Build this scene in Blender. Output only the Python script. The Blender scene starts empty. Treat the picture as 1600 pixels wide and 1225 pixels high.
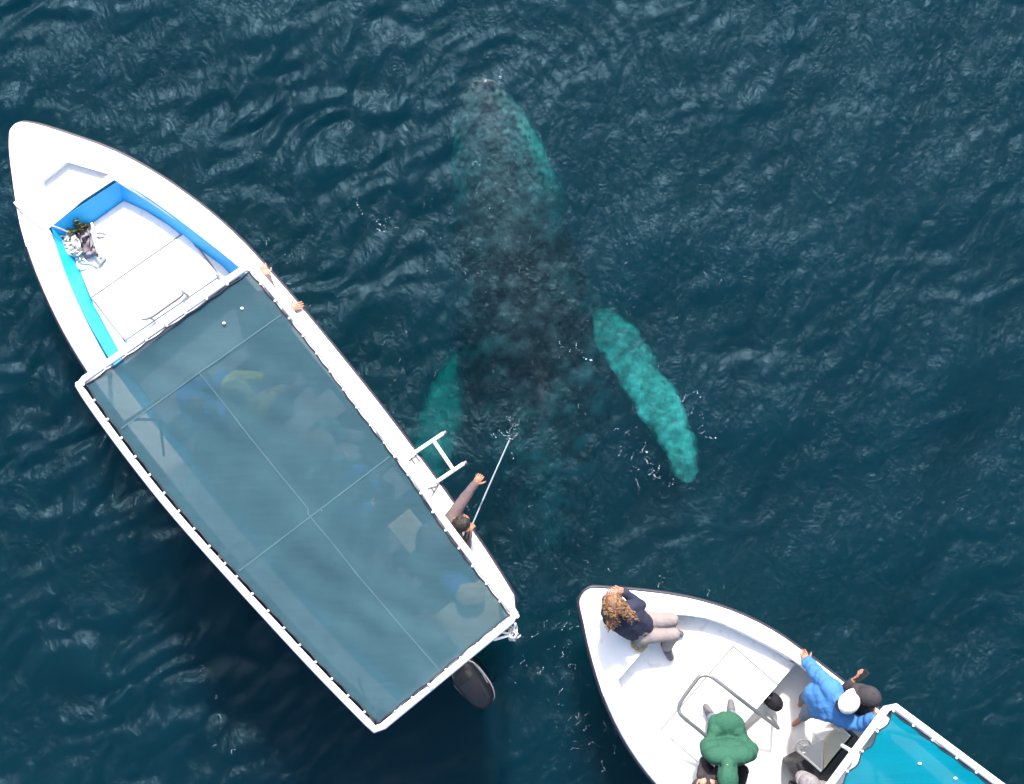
import bpy, bmesh, math, random
import numpy as np
from mathutils import Vector, Matrix

# ------------------------------------------------------------------ camera, sky, sun, exposure
H, PXM = 16.0, 140.0            # drone height (m); photo pixels per metre at the water
scene = bpy.context.scene
col = scene.collection
cam_data = bpy.data.cameras.new('camera')
cam_data.sensor_width = 36.0
cam_data.lens = 36.0 * H / (1600.0 / PXM)
cam_data.clip_end = 3000.0
cam = bpy.data.objects.new('camera', cam_data)
cam.location = (0, 0, H)
cam.rotation_euler = (0, 0, 0)
col.objects.link(cam)
scene.camera = cam

SUN_EL, SUN_AZ = math.radians(48), math.radians(2)      # azimuth measured from +Y (top of the frame)
world = bpy.data.worlds.new('World')
scene.world = world
world.use_nodes = True
wn = world.node_tree
sky = wn.nodes.new('ShaderNodeTexSky')
sky.sky_type = 'NISHITA'
sky.sun_disc = False
sky.sun_elevation = SUN_EL
sky.sun_rotation = SUN_AZ
sky.air_density = 1.0
sky.dust_density = 3.5
sky.ozone_density = 0.7
wn.links.new(sky.outputs[0], wn.nodes['Background'].inputs[0])
wn.nodes['Background'].inputs[1].default_value = 0.15

sun_data = bpy.data.lights.new('sun', 'SUN')
sun_data.energy = 3.05
sun_data.angle = math.radians(3.0)
sun_data.color = (1.0, 0.97, 0.93)
sun = bpy.data.objects.new('sun', sun_data)
to_sun = Vector((math.sin(SUN_AZ) * math.cos(SUN_EL), math.cos(SUN_AZ) * math.cos(SUN_EL), math.sin(SUN_EL)))
sun.rotation_euler = to_sun.to_track_quat('Z', 'Y').to_euler()
sun.location = to_sun * 30
col.objects.link(sun)

scene.view_settings.view_transform = 'Standard'
scene.view_settings.look = 'None'
scene.view_settings.gamma = 1.0
scene.view_settings.use_curve_mapping = False
scene.view_settings.exposure = 1.2
scene.cycles.use_denoising = True
scene.cycles.max_bounces = 4
scene.cycles.diffuse_bounces = 3
scene.cycles.glossy_bounces = 2
scene.cycles.transmission_bounces = 2
scene.cycles.transparent_max_bounces = 8
scene.cycles.use_adaptive_sampling = True
scene.cycles.adaptive_threshold = 0.025
scene.cycles.volume_bounces = 0
scene.cycles.caustics_reflective = False
scene.cycles.caustics_refractive = False
scene.cycles.sample_clamp_direct = 12
scene.cycles.sample_clamp_indirect = 4

rng = np.random.default_rng(7)
random.seed(7)

# ------------------------------------------------------------------ helpers
def P(x, y, z=0.0):
    """photo pixel + real height above the water -> world point"""
    k = (H - z) / H / PXM
    return Vector(((x - 800.0) * k, -(y - 612.5) * k, z))

def catmull(pts, n=8):
    pts = [Vector(p) for p in pts]
    if len(pts) < 3:
        return pts
    out = []
    for i in range(len(pts) - 1):
        p0 = pts[max(i - 1, 0)]; p1 = pts[i]; p2 = pts[i + 1]; p3 = pts[min(i + 2, len(pts) - 1)]
        for j in range(n):
            t = j / n
            out.append(0.5 * ((2 * p1) + (p2 - p0) * t + (2 * p0 - 5 * p1 + 4 * p2 - p3) * t * t + (3 * p1 - p0 - 3 * p2 + p3) * t ** 3))
    out.append(pts[-1])
    return out

class G:
    """collects geometry in world coordinates"""
    def __init__(s):
        s.v = []; s.f = []
    def add(s, v, f):
        o = len(s.v)
        s.v += [tuple(p) for p in v]
        s.f += [tuple(i + o for i in q) for q in f]
        return s
    def box(s, c, sx, sy, sz, ax=(1, 0, 0), ay=(0, 1, 0), b=0.0):
        c = Vector(c); ax = Vector(ax).normalized(); ay = Vector(ay).normalized(); az = ax.cross(ay)
        if b <= 0:
            vs = [c + ax * sx / 2 * i + ay * sy / 2 * j + az * sz / 2 * k for i in (-1, 1) for j in (-1, 1) for k in (-1, 1)]
            return s.add(vs, [(0, 1, 3, 2), (4, 6, 7, 5), (0, 4, 5, 1), (2, 3, 7, 6), (0, 2, 6, 4), (1, 5, 7, 3)])
        bm = bmesh.new()
        bmesh.ops.create_cube(bm, size=1.0)
        for v in bm.verts:
            v.co = Vector((v.co.x * sx, v.co.y * sy, v.co.z * sz))
        bmesh.ops.bevel(bm, geom=bm.edges[:], offset=b, segments=3, profile=0.5, affect='EDGES')
        bm.verts.index_update()
        s.add([c + ax * v.co.x + ay * v.co.y + az * v.co.z for v in bm.verts], [[v.index for v in f.verts] for f in bm.faces])
        bm.free()
        return s
    def tube(s, pts, r, seg=10, close=False, cap=True):
        pts = [Vector(p) for p in pts]
        n = len(pts)
        rs = r if isinstance(r, (list, tuple)) else [r] * n
        vs, fs = [], []
        t0 = (pts[1] - pts[0]).normalized()
        u = t0.orthogonal().normalized()
        for i in range(n):
            if close:
                t = (pts[(i + 1) % n] - pts[i - 1]).normalized()
            else:
                t = (pts[min(i + 1, n - 1)] - pts[max(i - 1, 0)]).normalized()
            u = (u - t * u.dot(t))
            u = u.normalized() if u.length > 1e-6 else t.orthogonal().normalized()
            w = t.cross(u)
            for k in range(seg):
                a = 2 * math.pi * k / seg
                vs.append(pts[i] + (u * math.cos(a) + w * math.sin(a)) * rs[i])
        m = n if close else n - 1
        for i in range(m):
            for k in range(seg):
                a = i * seg + k; b_ = i * seg + (k + 1) % seg
                c = ((i + 1) % n) * seg + (k + 1) % seg; d = ((i + 1) % n) * seg + k
                fs.append((a, b_, c, d))
        if cap and not close:
            fs.append(tuple(range(seg - 1, -1, -1)))
            fs.append(tuple(range((n - 1) * seg, n * seg)))
        return s.add(vs, fs)
    def ell(s, c, rx, ry, rz, ax=(1, 0, 0), ay=(0, 1, 0), seg=16, rings=10):
        c = Vector(c); ax = Vector(ax).normalized(); ay = Vector(ay)
        ay = (ay - ax * ay.dot(ax)).normalized(); az = ax.cross(ay)
        vs = [c + az * rz]
        for i in range(1, rings):
            th = math.pi * i / rings
            for k in range(seg):
                a = 2 * math.pi * k / seg
                vs.append(c + ax * rx * math.sin(th) * math.cos(a) + ay * ry * math.sin(th) * math.sin(a) + az * rz * math.cos(th))
        vs.append(c - az * rz)
        fs = [(0, 1 + k, 1 + (k + 1) % seg) for k in range(seg)]
        for i in range(rings - 2):
            for k in range(seg):
                a = 1 + i * seg
                fs.append((a + k, a + seg + k, a + seg + (k + 1) % seg, a + (k + 1) % seg))
        l = len(vs) - 1; a = 1 + (rings - 2) * seg
        fs += [(a + k, l, a + (k + 1) % seg) for k in range(seg)]
        return s.add(vs, fs)
    def cap(s, p0, p1, r0, r1, seg=14):
        """tapered capsule"""
        p0 = Vector(p0); p1 = Vector(p1)
        d = p1 - p0; L = d.length
        t = d.normalized() if L > 1e-6 else Vector((0, 0, 1))
        pts, rs = [], []
        for i in range(5):
            a = math.pi / 2 * (1 - i / 4)
            pts.append(p0 - t * r0 * math.sin(a)); rs.append(max(r0 * math.cos(a), 0.0008))
        for i in range(5):
            a = math.pi / 2 * i / 4
            pts.append(p1 + t * r1 * math.sin(a)); rs.append(max(r1 * math.cos(a), 0.0008))
        return s.tube(pts, rs, seg)
    def prism(s, top, thick, bev=0.012):
        """flat plate, outline given as 3D points (any winding), softly rounded upper edge"""
        top = [Vector(p) for p in top]
        A = sum(top[i].x * top[(i + 1) % len(top)].y - top[(i + 1) % len(top)].x * top[i].y for i in range(len(top)))
        if A < 0:
            top = top[::-1]
        n = len(top)
        def inset(d):
            out = []
            for i in range(n):
                a = (top[i] - top[i - 1]); b = (top[(i + 1) % n] - top[i])
                na = Vector((-a.y, a.x, 0)).normalized(); nb = Vector((-b.y, b.x, 0)).normalized()
                m = (na + nb)
                m = m.normalized() if m.length > 1e-5 else na
                out.append(top[i] + m * d / max(0.4, m.dot(na)))
            return out
        rings = [[p - Vector((0, 0, thick)) for p in top], [p - Vector((0, 0, bev)) for p in top],
                 [p - Vector((0, 0, bev * 0.3)) for p in inset(bev * 0.3)], inset(bev)]
        vs = [p for r in rings for p in r]; fs = []
        for k in range(3):
            for i in range(n):
                j = (i + 1) % n
                fs.append((k * n + i, k * n + j, (k + 1) * n + j, (k + 1) * n + i))
        fs.append(tuple(range(3 * n, 4 * n)))
        fs.append(tuple(range(n - 1, -1, -1)))
        return s.add(vs, fs)

def mesh_from(name, v, f, smooth=True):
    me = bpy.data.meshes.new(name)
    me.from_pydata([tuple(p) for p in v], [], f)
    me.update()
    if smooth:
        me.shade_smooth()
    return me

def wloc(o):
    p = Vector(o.location)
    while o.parent:
        o = o.parent
        p += Vector(o.location)
    return p

def build(name, g, mat, parent=None, smooth=True, sharp=35, origin=None):
    """one mesh object from world-space geometry; children keep their own origin relative to the parent"""
    v = np.array([tuple(p) for p in g.v], dtype=np.float64)
    c = Vector(origin) if origin is not None else Vector(((v.min(0) + v.max(0)) / 2).tolist())
    me = mesh_from(name, v - np.array(tuple(c)), g.f, smooth)
    bm = bmesh.new(); bm.from_mesh(me)
    bmesh.ops.recalc_face_normals(bm, faces=bm.faces)
    if smooth and sharp:
        ca = math.radians(sharp)
        for e in bm.edges:
            if len(e.link_faces) == 2 and e.calc_face_angle(0) > ca:
                e.smooth = False
    bm.to_mesh(me); bm.free()
    me.materials.append(mat)
    o = bpy.data.objects.new(name, me)
    col.objects.link(o)
    if parent is not None:
        o.parent = parent
        o.location = c - wloc(parent)
    else:
        o.location = c
    return o

def empty(name, loc, label=None, cat=None, group=None):
    o = bpy.data.objects.new(name, None)
    o.empty_display_size = 0.3
    o.location = loc
    col.objects.link(o)
    tag(o, label, cat, group)
    return o

def tag(o, label=None, cat=None, group=None, kind=None):
    if label: o['label'] = label
    if cat: o['category'] = cat
    if group: o['group'] = group
    if kind: o['kind'] = kind
    return o

# ------------------------------------------------------------------ materials
def new_mat(name):
    m = bpy.data.materials.new(name)
    m.use_nodes = True
    nt = m.node_tree
    return m, nt, nt.nodes['Principled BSDF'], nt.nodes['Material Output']

def mat(name, c, rough=0.5, var=0.12, scale=6.0, bump=0.0, bscale=60.0, metal=0.0, spec=0.5, dirt=None, dirt_amt=0.0, dirt_scale=3.0, bdist=0.01):
    m, nt, bs, out = new_mat(name)
    N, L = nt.nodes, nt.links
    tc = N.new('ShaderNodeTexCoord')
    nz = N.new('ShaderNodeTexNoise'); nz.inputs['Scale'].default_value = scale; nz.inputs['Detail'].default_value = 5
    L.new(tc.outputs['Object'], nz.inputs['Vector'])
    mx = N.new('ShaderNodeMix'); mx.data_type = 'RGBA'
    mx.inputs['A'].default_value = tuple(x * (1 - var) for x in c) + (1,)
    mx.inputs['B'].default_value = tuple(min(1, x * (1 + var)) for x in c) + (1,)
    L.new(nz.outputs['Fac'], mx.inputs['Factor'])
    res = mx.outputs['Result']
    if dirt:
        n2 = N.new('ShaderNodeTexNoise'); n2.inputs['Scale'].default_value = dirt_scale; n2.inputs['Detail'].default_value = 8; n2.inputs['Roughness'].default_value = 0.65
        L.new(tc.outputs['Object'], n2.inputs['Vector'])
        mr = N.new('ShaderNodeMapRange'); mr.inputs[1].default_value = 0.52 if dirt_amt > 0.65 or dirt_scale < 6 else 0.56; mr.inputs[2].default_value = 0.76
        mr.inputs[3].default_value = 0; mr.inputs[4].default_value = dirt_amt
        L.new(n2.outputs['Fac'], mr.inputs[0])
        m2 = N.new('ShaderNodeMix'); m2.data_type = 'RGBA'; m2.inputs['B'].default_value = tuple(dirt) + (1,)
        L.new(mr.outputs[0], m2.inputs['Factor']); L.new(res, m2.inputs['A'])
        res = m2.outputs['Result']
    L.new(res, bs.inputs['Base Color'])
    bs.inputs['Roughness'].default_value = rough
    bs.inputs['Metallic'].default_value = metal
    bs.inputs['Specular IOR Level'].default_value = spec
    if bump:
        n3 = N.new('ShaderNodeTexNoise'); n3.inputs['Scale'].default_value = bscale; n3.inputs['Detail'].default_value = 4
        L.new(tc.outputs['Object'], n3.inputs['Vector'])
        bp = N.new('ShaderNodeBump'); bp.inputs['Strength'].default_value = bump; bp.inputs['Distance'].default_value = bdist
        L.new(n3.outputs['Fac'], bp.inputs['Height']); L.new(bp.outputs[0], bs.inputs['Normal'])
    return m

M = {}
M['gel'] = mat('white_gelcoat', (0.80, 0.80, 0.79), 0.35, 0.02, 3, 0.05, 25, dirt=(0.40, 0.38, 0.34), dirt_amt=0.55, dirt_scale=7)
M['deck'] = mat('white_nonskid_deck', (0.80, 0.80, 0.79), 0.6, 0.02, 4, 0.25, 260, dirt=(0.38, 0.36, 0.33), dirt_amt=0.6, dirt_scale=9, bdist=0.004)
M['seam'] = mat('deck_seam_sealant', (0.22, 0.215, 0.21), 0.7, 0.15, 20)
M['blue'] = mat('turquoise_paint', (0.010, 0.46, 0.90), 0.5, 0.06, 5, 0.05, 40, dirt=(0.03, 0.45, 0.7), dirt_amt=0.3)
M['rub'] = mat('dark_rub_rail', (0.02, 0.018, 0.03), 0.5, 0.2, 10)
M['pipe'] = mat('white_painted_pipe', (0.80, 0.80, 0.79), 0.4, 0.03, 8)
M['steel'] = mat('stainless_steel', (0.27, 0.265, 0.26), 0.30, 0.15, 14, 0, metal=0.7)
M['greym'] = mat('dull_grey_metal', (0.28, 0.28, 0.28), 0.45, 0.2, 20, metal=0.4)
M['dark'] = mat('black_plastic', (0.018, 0.017, 0.02), 0.4, 0.25, 20, 0.1, 80)
M['cowl'] = mat('dark_cowling', (0.011, 0.012, 0.016), 0.5, 0.2, 8, spec=0.5)
M['lightfloor'] = mat('light_grey_cockpit_floor', (0.78, 0.78, 0.78), 0.7, 0.04, 6, 0.25, 180, dirt=(0.42, 0.42, 0.43), dirt_amt=0.4, bdist=0.004)
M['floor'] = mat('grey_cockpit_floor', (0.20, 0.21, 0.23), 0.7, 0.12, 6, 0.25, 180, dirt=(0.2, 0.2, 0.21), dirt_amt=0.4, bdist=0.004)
M['beige'] = mat('beige_vinyl', (0.50, 0.46, 0.36), 0.5, 0.06, 6, 0.1, 60)
M['rope'] = mat('white_rope', (0.68, 0.66, 0.60), 0.85, 0.2, 60, 0.5, 180)
M['oldrope'] = mat('straw_rope', (0.42, 0.36, 0.18), 0.9, 0.3, 60, 0.5, 180)
M['camo'] = mat('olive_camouflage_cloth', (0.15, 0.14, 0.055), 0.9, 0.3, 30, 0.4, 60, dirt=(0.045, 0.03, 0.018), dirt_amt=1.0, dirt_scale=22)
M['mauve'] = mat('faded_grey_cloth', (0.23, 0.20, 0.23), 0.9, 0.15, 20, 0.4, 50, dirt=(0.2, 0.17, 0.08), dirt_amt=0.9, dirt_scale=9)
M['ink'] = mat('faded_black_lettering', (0.16, 0.16, 0.17), 0.7, 0.5, 50)
M['skin'] = mat('fair_skin', (0.46, 0.22, 0.15), 0.55, 0.12, 25, 0.1, 120)  # plain skin tone, paler than the tanned one
M['tan'] = mat('tanned_skin', (0.36, 0.165, 0.10), 0.55, 0.12, 25, 0.1, 120)
def cloth(n, c, var=0.2):
    return mat(n, c, 0.9, var, 9, 0.35, 45, spec=0.2, bdist=0.02)
M['navy'] = cloth('navy_quilted_jacket', (0.032, 0.035, 0.062))
M['khaki'] = cloth('pale_grey_trousers', (0.25, 0.215, 0.205))
M['green'] = cloth('green_raincoat', (0.030, 0.105, 0.068), 0.1)
M['char'] = cloth('charcoal_jacket', (0.045, 0.04, 0.046))
M['sky'] = cloth('bright_blue_shirt', (0.06, 0.19, 0.44))
M['brown'] = cloth('grey_brown_jacket', (0.13, 0.095, 0.10))
M['jean'] = cloth('blue_grey_trousers', (0.15, 0.19, 0.25))
M['black'] = cloth('black_trousers', (0.015, 0.015, 0.018))
M['lime'] = cloth('lime_jacket', (0.42, 0.48, 0.08))
M['royal'] = cloth('royal_blue_jacket', (0.03, 0.13, 0.48))
M['teal'] = cloth('teal_fleece', (0.05, 0.17, 0.19))
M['straw'] = cloth('straw_hat', (0.5, 0.44, 0.33))
M['white_c'] = cloth('white_cap_cotton', (0.75, 0.73, 0.70), 0.04)
M['pattern'] = mat('grey_patterned_cloth', (0.22, 0.2, 0.21), 0.9, 0.3, 30, 0.3, 50, dirt=(0.03, 0.03, 0.035), dirt_amt=1.0, dirt_scale=35)
M['hair'] = mat('dark_hair', (0.02, 0.015, 0.012), 0.6, 0.4, 60, 0.6, 90)
M['ginger'] = mat('light_brown_hair', (0.15, 0.075, 0.036), 0.55, 0.6, 45, 0.6, 70, dirt=(0.5, 0.30, 0.13), dirt_amt=0.8, dirt_scale=16)
M['greyhair'] = mat('grey_hair', (0.3, 0.28, 0.27), 0.6, 0.3, 60, 0.6, 90)
M['shoe'] = mat('grey_trainer', (0.11, 0.105, 0.11), 0.7, 0.3, 30)
M['eye'] = mat('dark_eye', (0.01, 0.008, 0.006), 0.2, 0.1, 5)
M['foam'] = mat('sea_foam', (0.52, 0.70, 0.80), 0.8, 0.1, 40)
M['phone'] = mat('phone_glass', (0.012, 0.012, 0.014), 0.12, 0.1, 5)

def canopy_mat(name, c, trans, weave=420.0, wr=0.11):
    m, nt, bs, out = new_mat(name)
    N, L = nt.nodes, nt.links
    tc = N.new('ShaderNodeTexCoord')
    nz = N.new('ShaderNodeTexNoise'); nz.inputs['Scale'].default_value = 2.2; nz.inputs['Detail'].default_value = 6
    L.new(tc.outputs['Object'], nz.inputs['Vector'])
    mx = N.new('ShaderNodeMix'); mx.data_type = 'RGBA'
    mx.inputs['A'].default_value = tuple(x * 0.80 for x in c) + (1,)
    mx.inputs['B'].default_value = tuple(x * 1.18 for x in c) + (1,)
    L.new(nz.outputs['Fac'], mx.inputs['Factor'])
    df = N.new('ShaderNodeBsdfDiffuse'); L.new(mx.outputs['Result'], df.inputs['Color'])
    tl = N.new('ShaderNodeBsdfTranslucent'); L.new(mx.outputs['Result'], tl.inputs['Color'])
    n3 = N.new('ShaderNodeTexNoise'); n3.inputs['Scale'].default_value = 5; n3.inputs['Detail'].default_value = 3
    mp = N.new('ShaderNodeMapping'); mp.inputs['Rotation'].default_value = (0, 0, math.radians(-51)); mp.inputs['Scale'].default_value = (0.5, 3.0, 1)
    L.new(tc.outputs['Object'], mp.inputs['Vector']); L.new(mp.outputs[0], n3.inputs['Vector'])
    bp = N.new('ShaderNodeBump'); bp.inputs['Strength'].default_value = wr; bp.inputs['Distance'].default_value = 0.052
    L.new(n3.outputs['Fac'], bp.inputs['Height']); L.new(bp.outputs[0], df.inputs['Normal'])
    a = N.new('ShaderNodeMixShader'); a.inputs[0].default_value = 0.15
    L.new(df.outputs[0], a.inputs[1]); L.new(tl.outputs[0], a.inputs[2])
    tr = N.new('ShaderNodeBsdfTransparent')
    b = N.new('ShaderNodeMixShader')
    # uneven weave: a little more open in places
    mr = N.new('ShaderNodeMapRange'); mr.inputs[3].default_value = trans * 0.8; mr.inputs[4].default_value = trans * 1.2
    n4 = N.new('ShaderNodeTexNoise'); n4.inputs['Scale'].default_value = 30; L.new(tc.outputs['Object'], n4.inputs['Vector'])
    L.new(n4.outputs['Fac'], mr.inputs[0]); L.new(mr.outputs[0], b.inputs[0])
    L.new(a.outputs[0], b.inputs[1]); L.new(tr.outputs[0], b.inputs[2])
    L.new(b.outputs[0], out.inputs['Surface'])
    return m
M['net'] = canopy_mat('grey_teal_shade_net', (0.041, 0.093, 0.116), 0.070)
M['tarp'] = canopy_mat('turquoise_shade_cloth', (0.002, 0.18, 0.25), 0.02)

# ------------------------------------------------------------------ water
def fourier(n, lo, hi, ang, spread, seed):
    r = np.random.default_rng(seed)
    lam = np.exp(r.uniform(np.log(lo), np.log(hi), n))
    th = ang + r.normal(0, spread, n)
    return 2 * np.pi / lam * np.cos(th), 2 * np.pi / lam * np.sin(th), r.uniform(0, 2 * np.pi, n), lam
FA = fourier(46, 0.16, 0.75, math.radians(-48), 0.55, 1)
FB = fourier(14, 0.9, 2.6, math.radians(-30), 0.9, 2)
FC = fourier(30, 0.14, 0.4, math.radians(10), 1.0, 5)
FM = fourier(16, 1.8, 5.0, 0, 3, 3)
FW = fourier(14, 0.6, 1.8, 0, 3, 4)
def fsum(F, x, y, slope):
    h = np.zeros_like(x)
    for kx, ky, ph, lam in zip(*F):
        a = slope * lam / (2 * np.pi) * math.sqrt(2.0 / len(F[0]))
        h += a * np.sin(kx * x + ky * y + ph)
    return h
def wave_height(x, y):
    x = np.asarray(x, dtype=np.float64); y = np.asarray(y, dtype=np.float64)
    wx = x + fsum(FW, x, y, 0.35); wy = y + fsum(FW, y, -x, 0.35)
    m = np.clip(0.98 + 7.0 * fsum(FM, x, y, 0.10), 0.5, 1.6)
    # calmer over the whale, rougher to the lower left
    wc = np.exp(-(((x - 0.5) / 1.7) ** 2 + ((y - 0.7) / 2.6) ** 2))
    m = m * (1 - 0.66 * wc) * (0.90 + 0.55 * np.tanh((-x - 1.2) / 1.6))
    h = fsum(FA, wx, wy, 0.205) * m + fsum(FC, wx, wy, 0.045) * m + fsum(FB, x, y, 0.065)
    # ripple rings spreading from the whale's head
    c = P(775, 225)
    r = np.hypot(x - c.x, (y - c.y) * 0.92) + 0.05 * np.sin(4 * np.arctan2(y - c.y, x - c.x) + 1) + 0.35 * fsum(FW, x, y, 0.35)
    for lam, amp, r0, w in ((0.15, 0.0028, 0.95, 0.35), (0.21, 0.0050, 1.6, 0.5), (0.26, 0.0064, 2.5, 0.7), (0.31, 0.0064, 3.7, 0.9)):
        sect = 0.5 + 0.5 * np.tanh(3 * (y - c.y + 0.4))
        h += amp * np.sin(2 * np.pi * r / lam) * np.exp(-((r - r0) / w) ** 2) * (0.2 + 0.8 * sect)
    # small wakes off the sides of the boats
    for (bx, by, lam, amp, r0) in ((520, 500, 0.17, 0.0035, 0.5), (430, 360, 0.15, 0.003, 0.4), (900, 1010, 0.16, 0.003, 0.45)):
        q = P(bx, by)
        r = np.hypot(x - q.x, y - q.y)
        h += amp * np.sin(2 * np.pi * r / lam) * np.exp(-((r - r0) / 0.35) ** 2)
    fade = np.exp(-np.clip(np.maximum(np.abs(x) - 7.2, np.abs(y) - 5.8), 0, None) / 2.0)
    return h * fade

def make_water():
    def axis(a, step):
        core = np.arange(-a, a + 1e-6, step)
        outer = []
        d, s = a, step
        while d < 900:
            s *= 1.28; d += s; outer.append(d)
        outer = np.array(outer)
        return np.concatenate([-outer[::-1], core, outer])
    xs, ys = axis(7.0, 0.025), axis(5.5, 0.025)
    X, Y = np.meshgrid(xs, ys)
    Z = wave_height(X, Y)
    nx, ny = len(xs), len(ys)
    v = np.stack([X, Y, Z], -1).reshape(-1, 3)
    bz = -9.5
    corners = np.array([[xs[0], ys[0], bz], [xs[-1], ys[0], bz], [xs[-1], ys[-1], bz], [xs[0], ys[-1], bz]])
    n = len(v)
    allv = np.concatenate([v, corners])
    i = np.arange(nx - 1)[None, :] + nx * np.arange(ny - 1)[:, None]
    quads = np.stack([i, i + 1, i + nx + 1, i + nx], -1).reshape(-1, 4)
    sides = [list(range(0, nx))[::-1] + [n, n + 1], [nx * k + nx - 1 for k in range(ny)][::-1] + [n + 1, n + 2],
             list(range(nx * (ny - 1), nx * ny)) + [n + 2, n + 3], [nx * k for k in range(ny)] + [n + 3, n], [n + 3, n + 2, n + 1, n]]
    me = bpy.data.meshes.new('water')
    me.vertices.add(len(allv)); me.vertices.foreach_set('co', allv.astype(np.float32).ravel())
    loops = np.concatenate([quads.ravel(), np.array([k for s_ in sides for k in s_])])
    starts = np.concatenate([np.arange(len(quads)) * 4, len(quads) * 4 + np.cumsum([0] + [len(s_) for s_ in sides[:-1]])])
    me.loops.add(len(loops)); me.loops.foreach_set('vertex_index', loops.astype(np.int32))
    me.polygons.add(len(starts)); me.polygons.foreach_set('loop_start', starts.astype(np.int32))
    me.update(calc_edges=True); me.validate()
    me.shade_smooth()
    o = bpy.data.objects.new('water', me)
    col.objects.link(o)
    tag(o, 'dark teal sea with small ripples', None, None, 'structure')
    m, nt, bs, out = new_mat('sea_water')
    N, L = nt.nodes, nt.links
    N.remove(bs)
    geo = N.new('ShaderNodeNewGeometry')
    def noise(scale, stretch, rot, detail=4, rough=0.55, dist=0.0):
        mp = N.new('ShaderNodeMapping'); mp.inputs['Rotation'].default_value = (0, 0, math.radians(rot)); mp.inputs['Scale'].default_value = stretch
        L.new(geo.outputs['Position'], mp.inputs['Vector'])
        t = N.new('ShaderNodeTexNoise'); t.inputs['Scale'].default_value = scale; t.inputs['Detail'].default_value = detail
        t.inputs['Roughness'].default_value = rough; t.inputs['Distortion'].default_value = dist
        L.new(mp.outputs[0], t.inputs['Vector'])
        return t
    n1 = noise(7.2, (1.0, 0.5, 1), 48, 5, 0.6, 0.7)
    n2 = noise(22.0, (1.0, 0.6, 1), 20, 3, 0.55, 0.3)
    b1 = N.new('ShaderNodeBump'); b1.inputs['Strength'].default_value = 1.0; b1.inputs['Distance'].default_value = 0.052
    np_ = noise(0.45, (1, 1, 1), 0, 3, 0.6, 0.5)          # wind patches: rougher and calmer water
    ps = N.new('ShaderNodeMapRange'); ps.inputs[1].default_value = 0.35; ps.inputs[2].default_value = 0.65; ps.inputs[3].default_value = 0.60; ps.inputs[4].default_value = 1.1
    L.new(np_.outputs['Fac'], ps.inputs[0]); L.new(ps.outputs[0], b1.inputs['Strength'])
    L.new(n1.outputs['Fac'], b1.inputs['Height'])
    b2 = N.new('ShaderNodeBump'); b2.inputs['Strength'].default_value = 1.0; b2.inputs['Distance'].default_value = 0.008
    L.new(n2.outputs['Fac'], b2.inputs['Height']); L.new(b1.outputs[0], b2.inputs['Normal'])
    fr = N.new('ShaderNodeFresnel'); fr.inputs['IOR'].default_value = 1.38; L.new(b2.outputs[0], fr.inputs['Normal'])
    gl = N.new('ShaderNodeBsdfGlossy'); gl.inputs['Roughness'].default_value = 0.38; gl.inputs['Color'].default_value = (0.265, 0.45, 0.58, 1); L.new(b2.outputs[0], gl.inputs['Normal'])
    df = N.new('ShaderNodeBsdfDiffuse'); df.inputs['Color'].default_value = (0.010, 0.055, 0.085, 1); L.new(b2.outputs[0], df.inputs['Normal'])
    tr = N.new('ShaderNodeBsdfTransparent')
    rf = N.new('ShaderNodeBsdfRefraction'); rf.inputs['IOR'].default_value = 1.16; rf.inputs['Roughness'].default_value = 0.18; L.new(b2.outputs[0], rf.inputs['Normal'])
    a0 = N.new('ShaderNodeMixShader'); a0.inputs[0].default_value = 0.62
    L.new(tr.outputs[0], a0.inputs[1]); L.new(rf.outputs[0], a0.inputs[2])
    a = N.new('ShaderNodeMixShader'); a.inputs[0].default_value = 0.04
    L.new(a0.outputs[0], a.inputs[1]); L.new(df.outputs[0], a.inputs[2])
    b = N.new('ShaderNodeMixShader')
    L.new(fr.outputs[0], b.inputs[0]); L.new(a.outputs[0], b.inputs[1]); L.new(gl.outputs[0], b.inputs[2])
    L.new(b.outputs[0], out.inputs['Surface'])
    va = N.new('ShaderNodeVolumeAbsorption'); vs = N.new('ShaderNodeVolumeScatter')
    sa = (2.6, 0.20, 0.14); ss = (0.024, 0.114, 0.195)
    da = max(sa) / 0.99; va.inputs['Density'].default_value = da; va.inputs['Color'].default_value = tuple(1 - x / da for x in sa) + (1,)
    ds = max(ss); vs.inputs['Density'].default_value = ds; vs.inputs['Color'].default_value = tuple(x / ds for x in ss) + (1,)
    ad = N.new('ShaderNodeAddShader'); L.new(va.outputs[0], ad.inputs[0]); L.new(vs.outputs[0], ad.inputs[1])
    L.new(ad.outputs[0], out.inputs['Volume'])
    m.cycles.homogeneous_volume = True
    me.materials.append(m)
    return o
make_water()
g = G(); g.add([(-700, -700, -9), (700, -700, -9), (700, 700, -9), (-700, 700, -9)], [(0, 1, 2, 3)])
tag(build('seabed', g, mat('dark_seabed_sand', (0.06, 0.07, 0.06), 0.9, 0.3, 0.5, 0.2, 2)), 'dark seabed far below the surface', None, None, 'structure')

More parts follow.
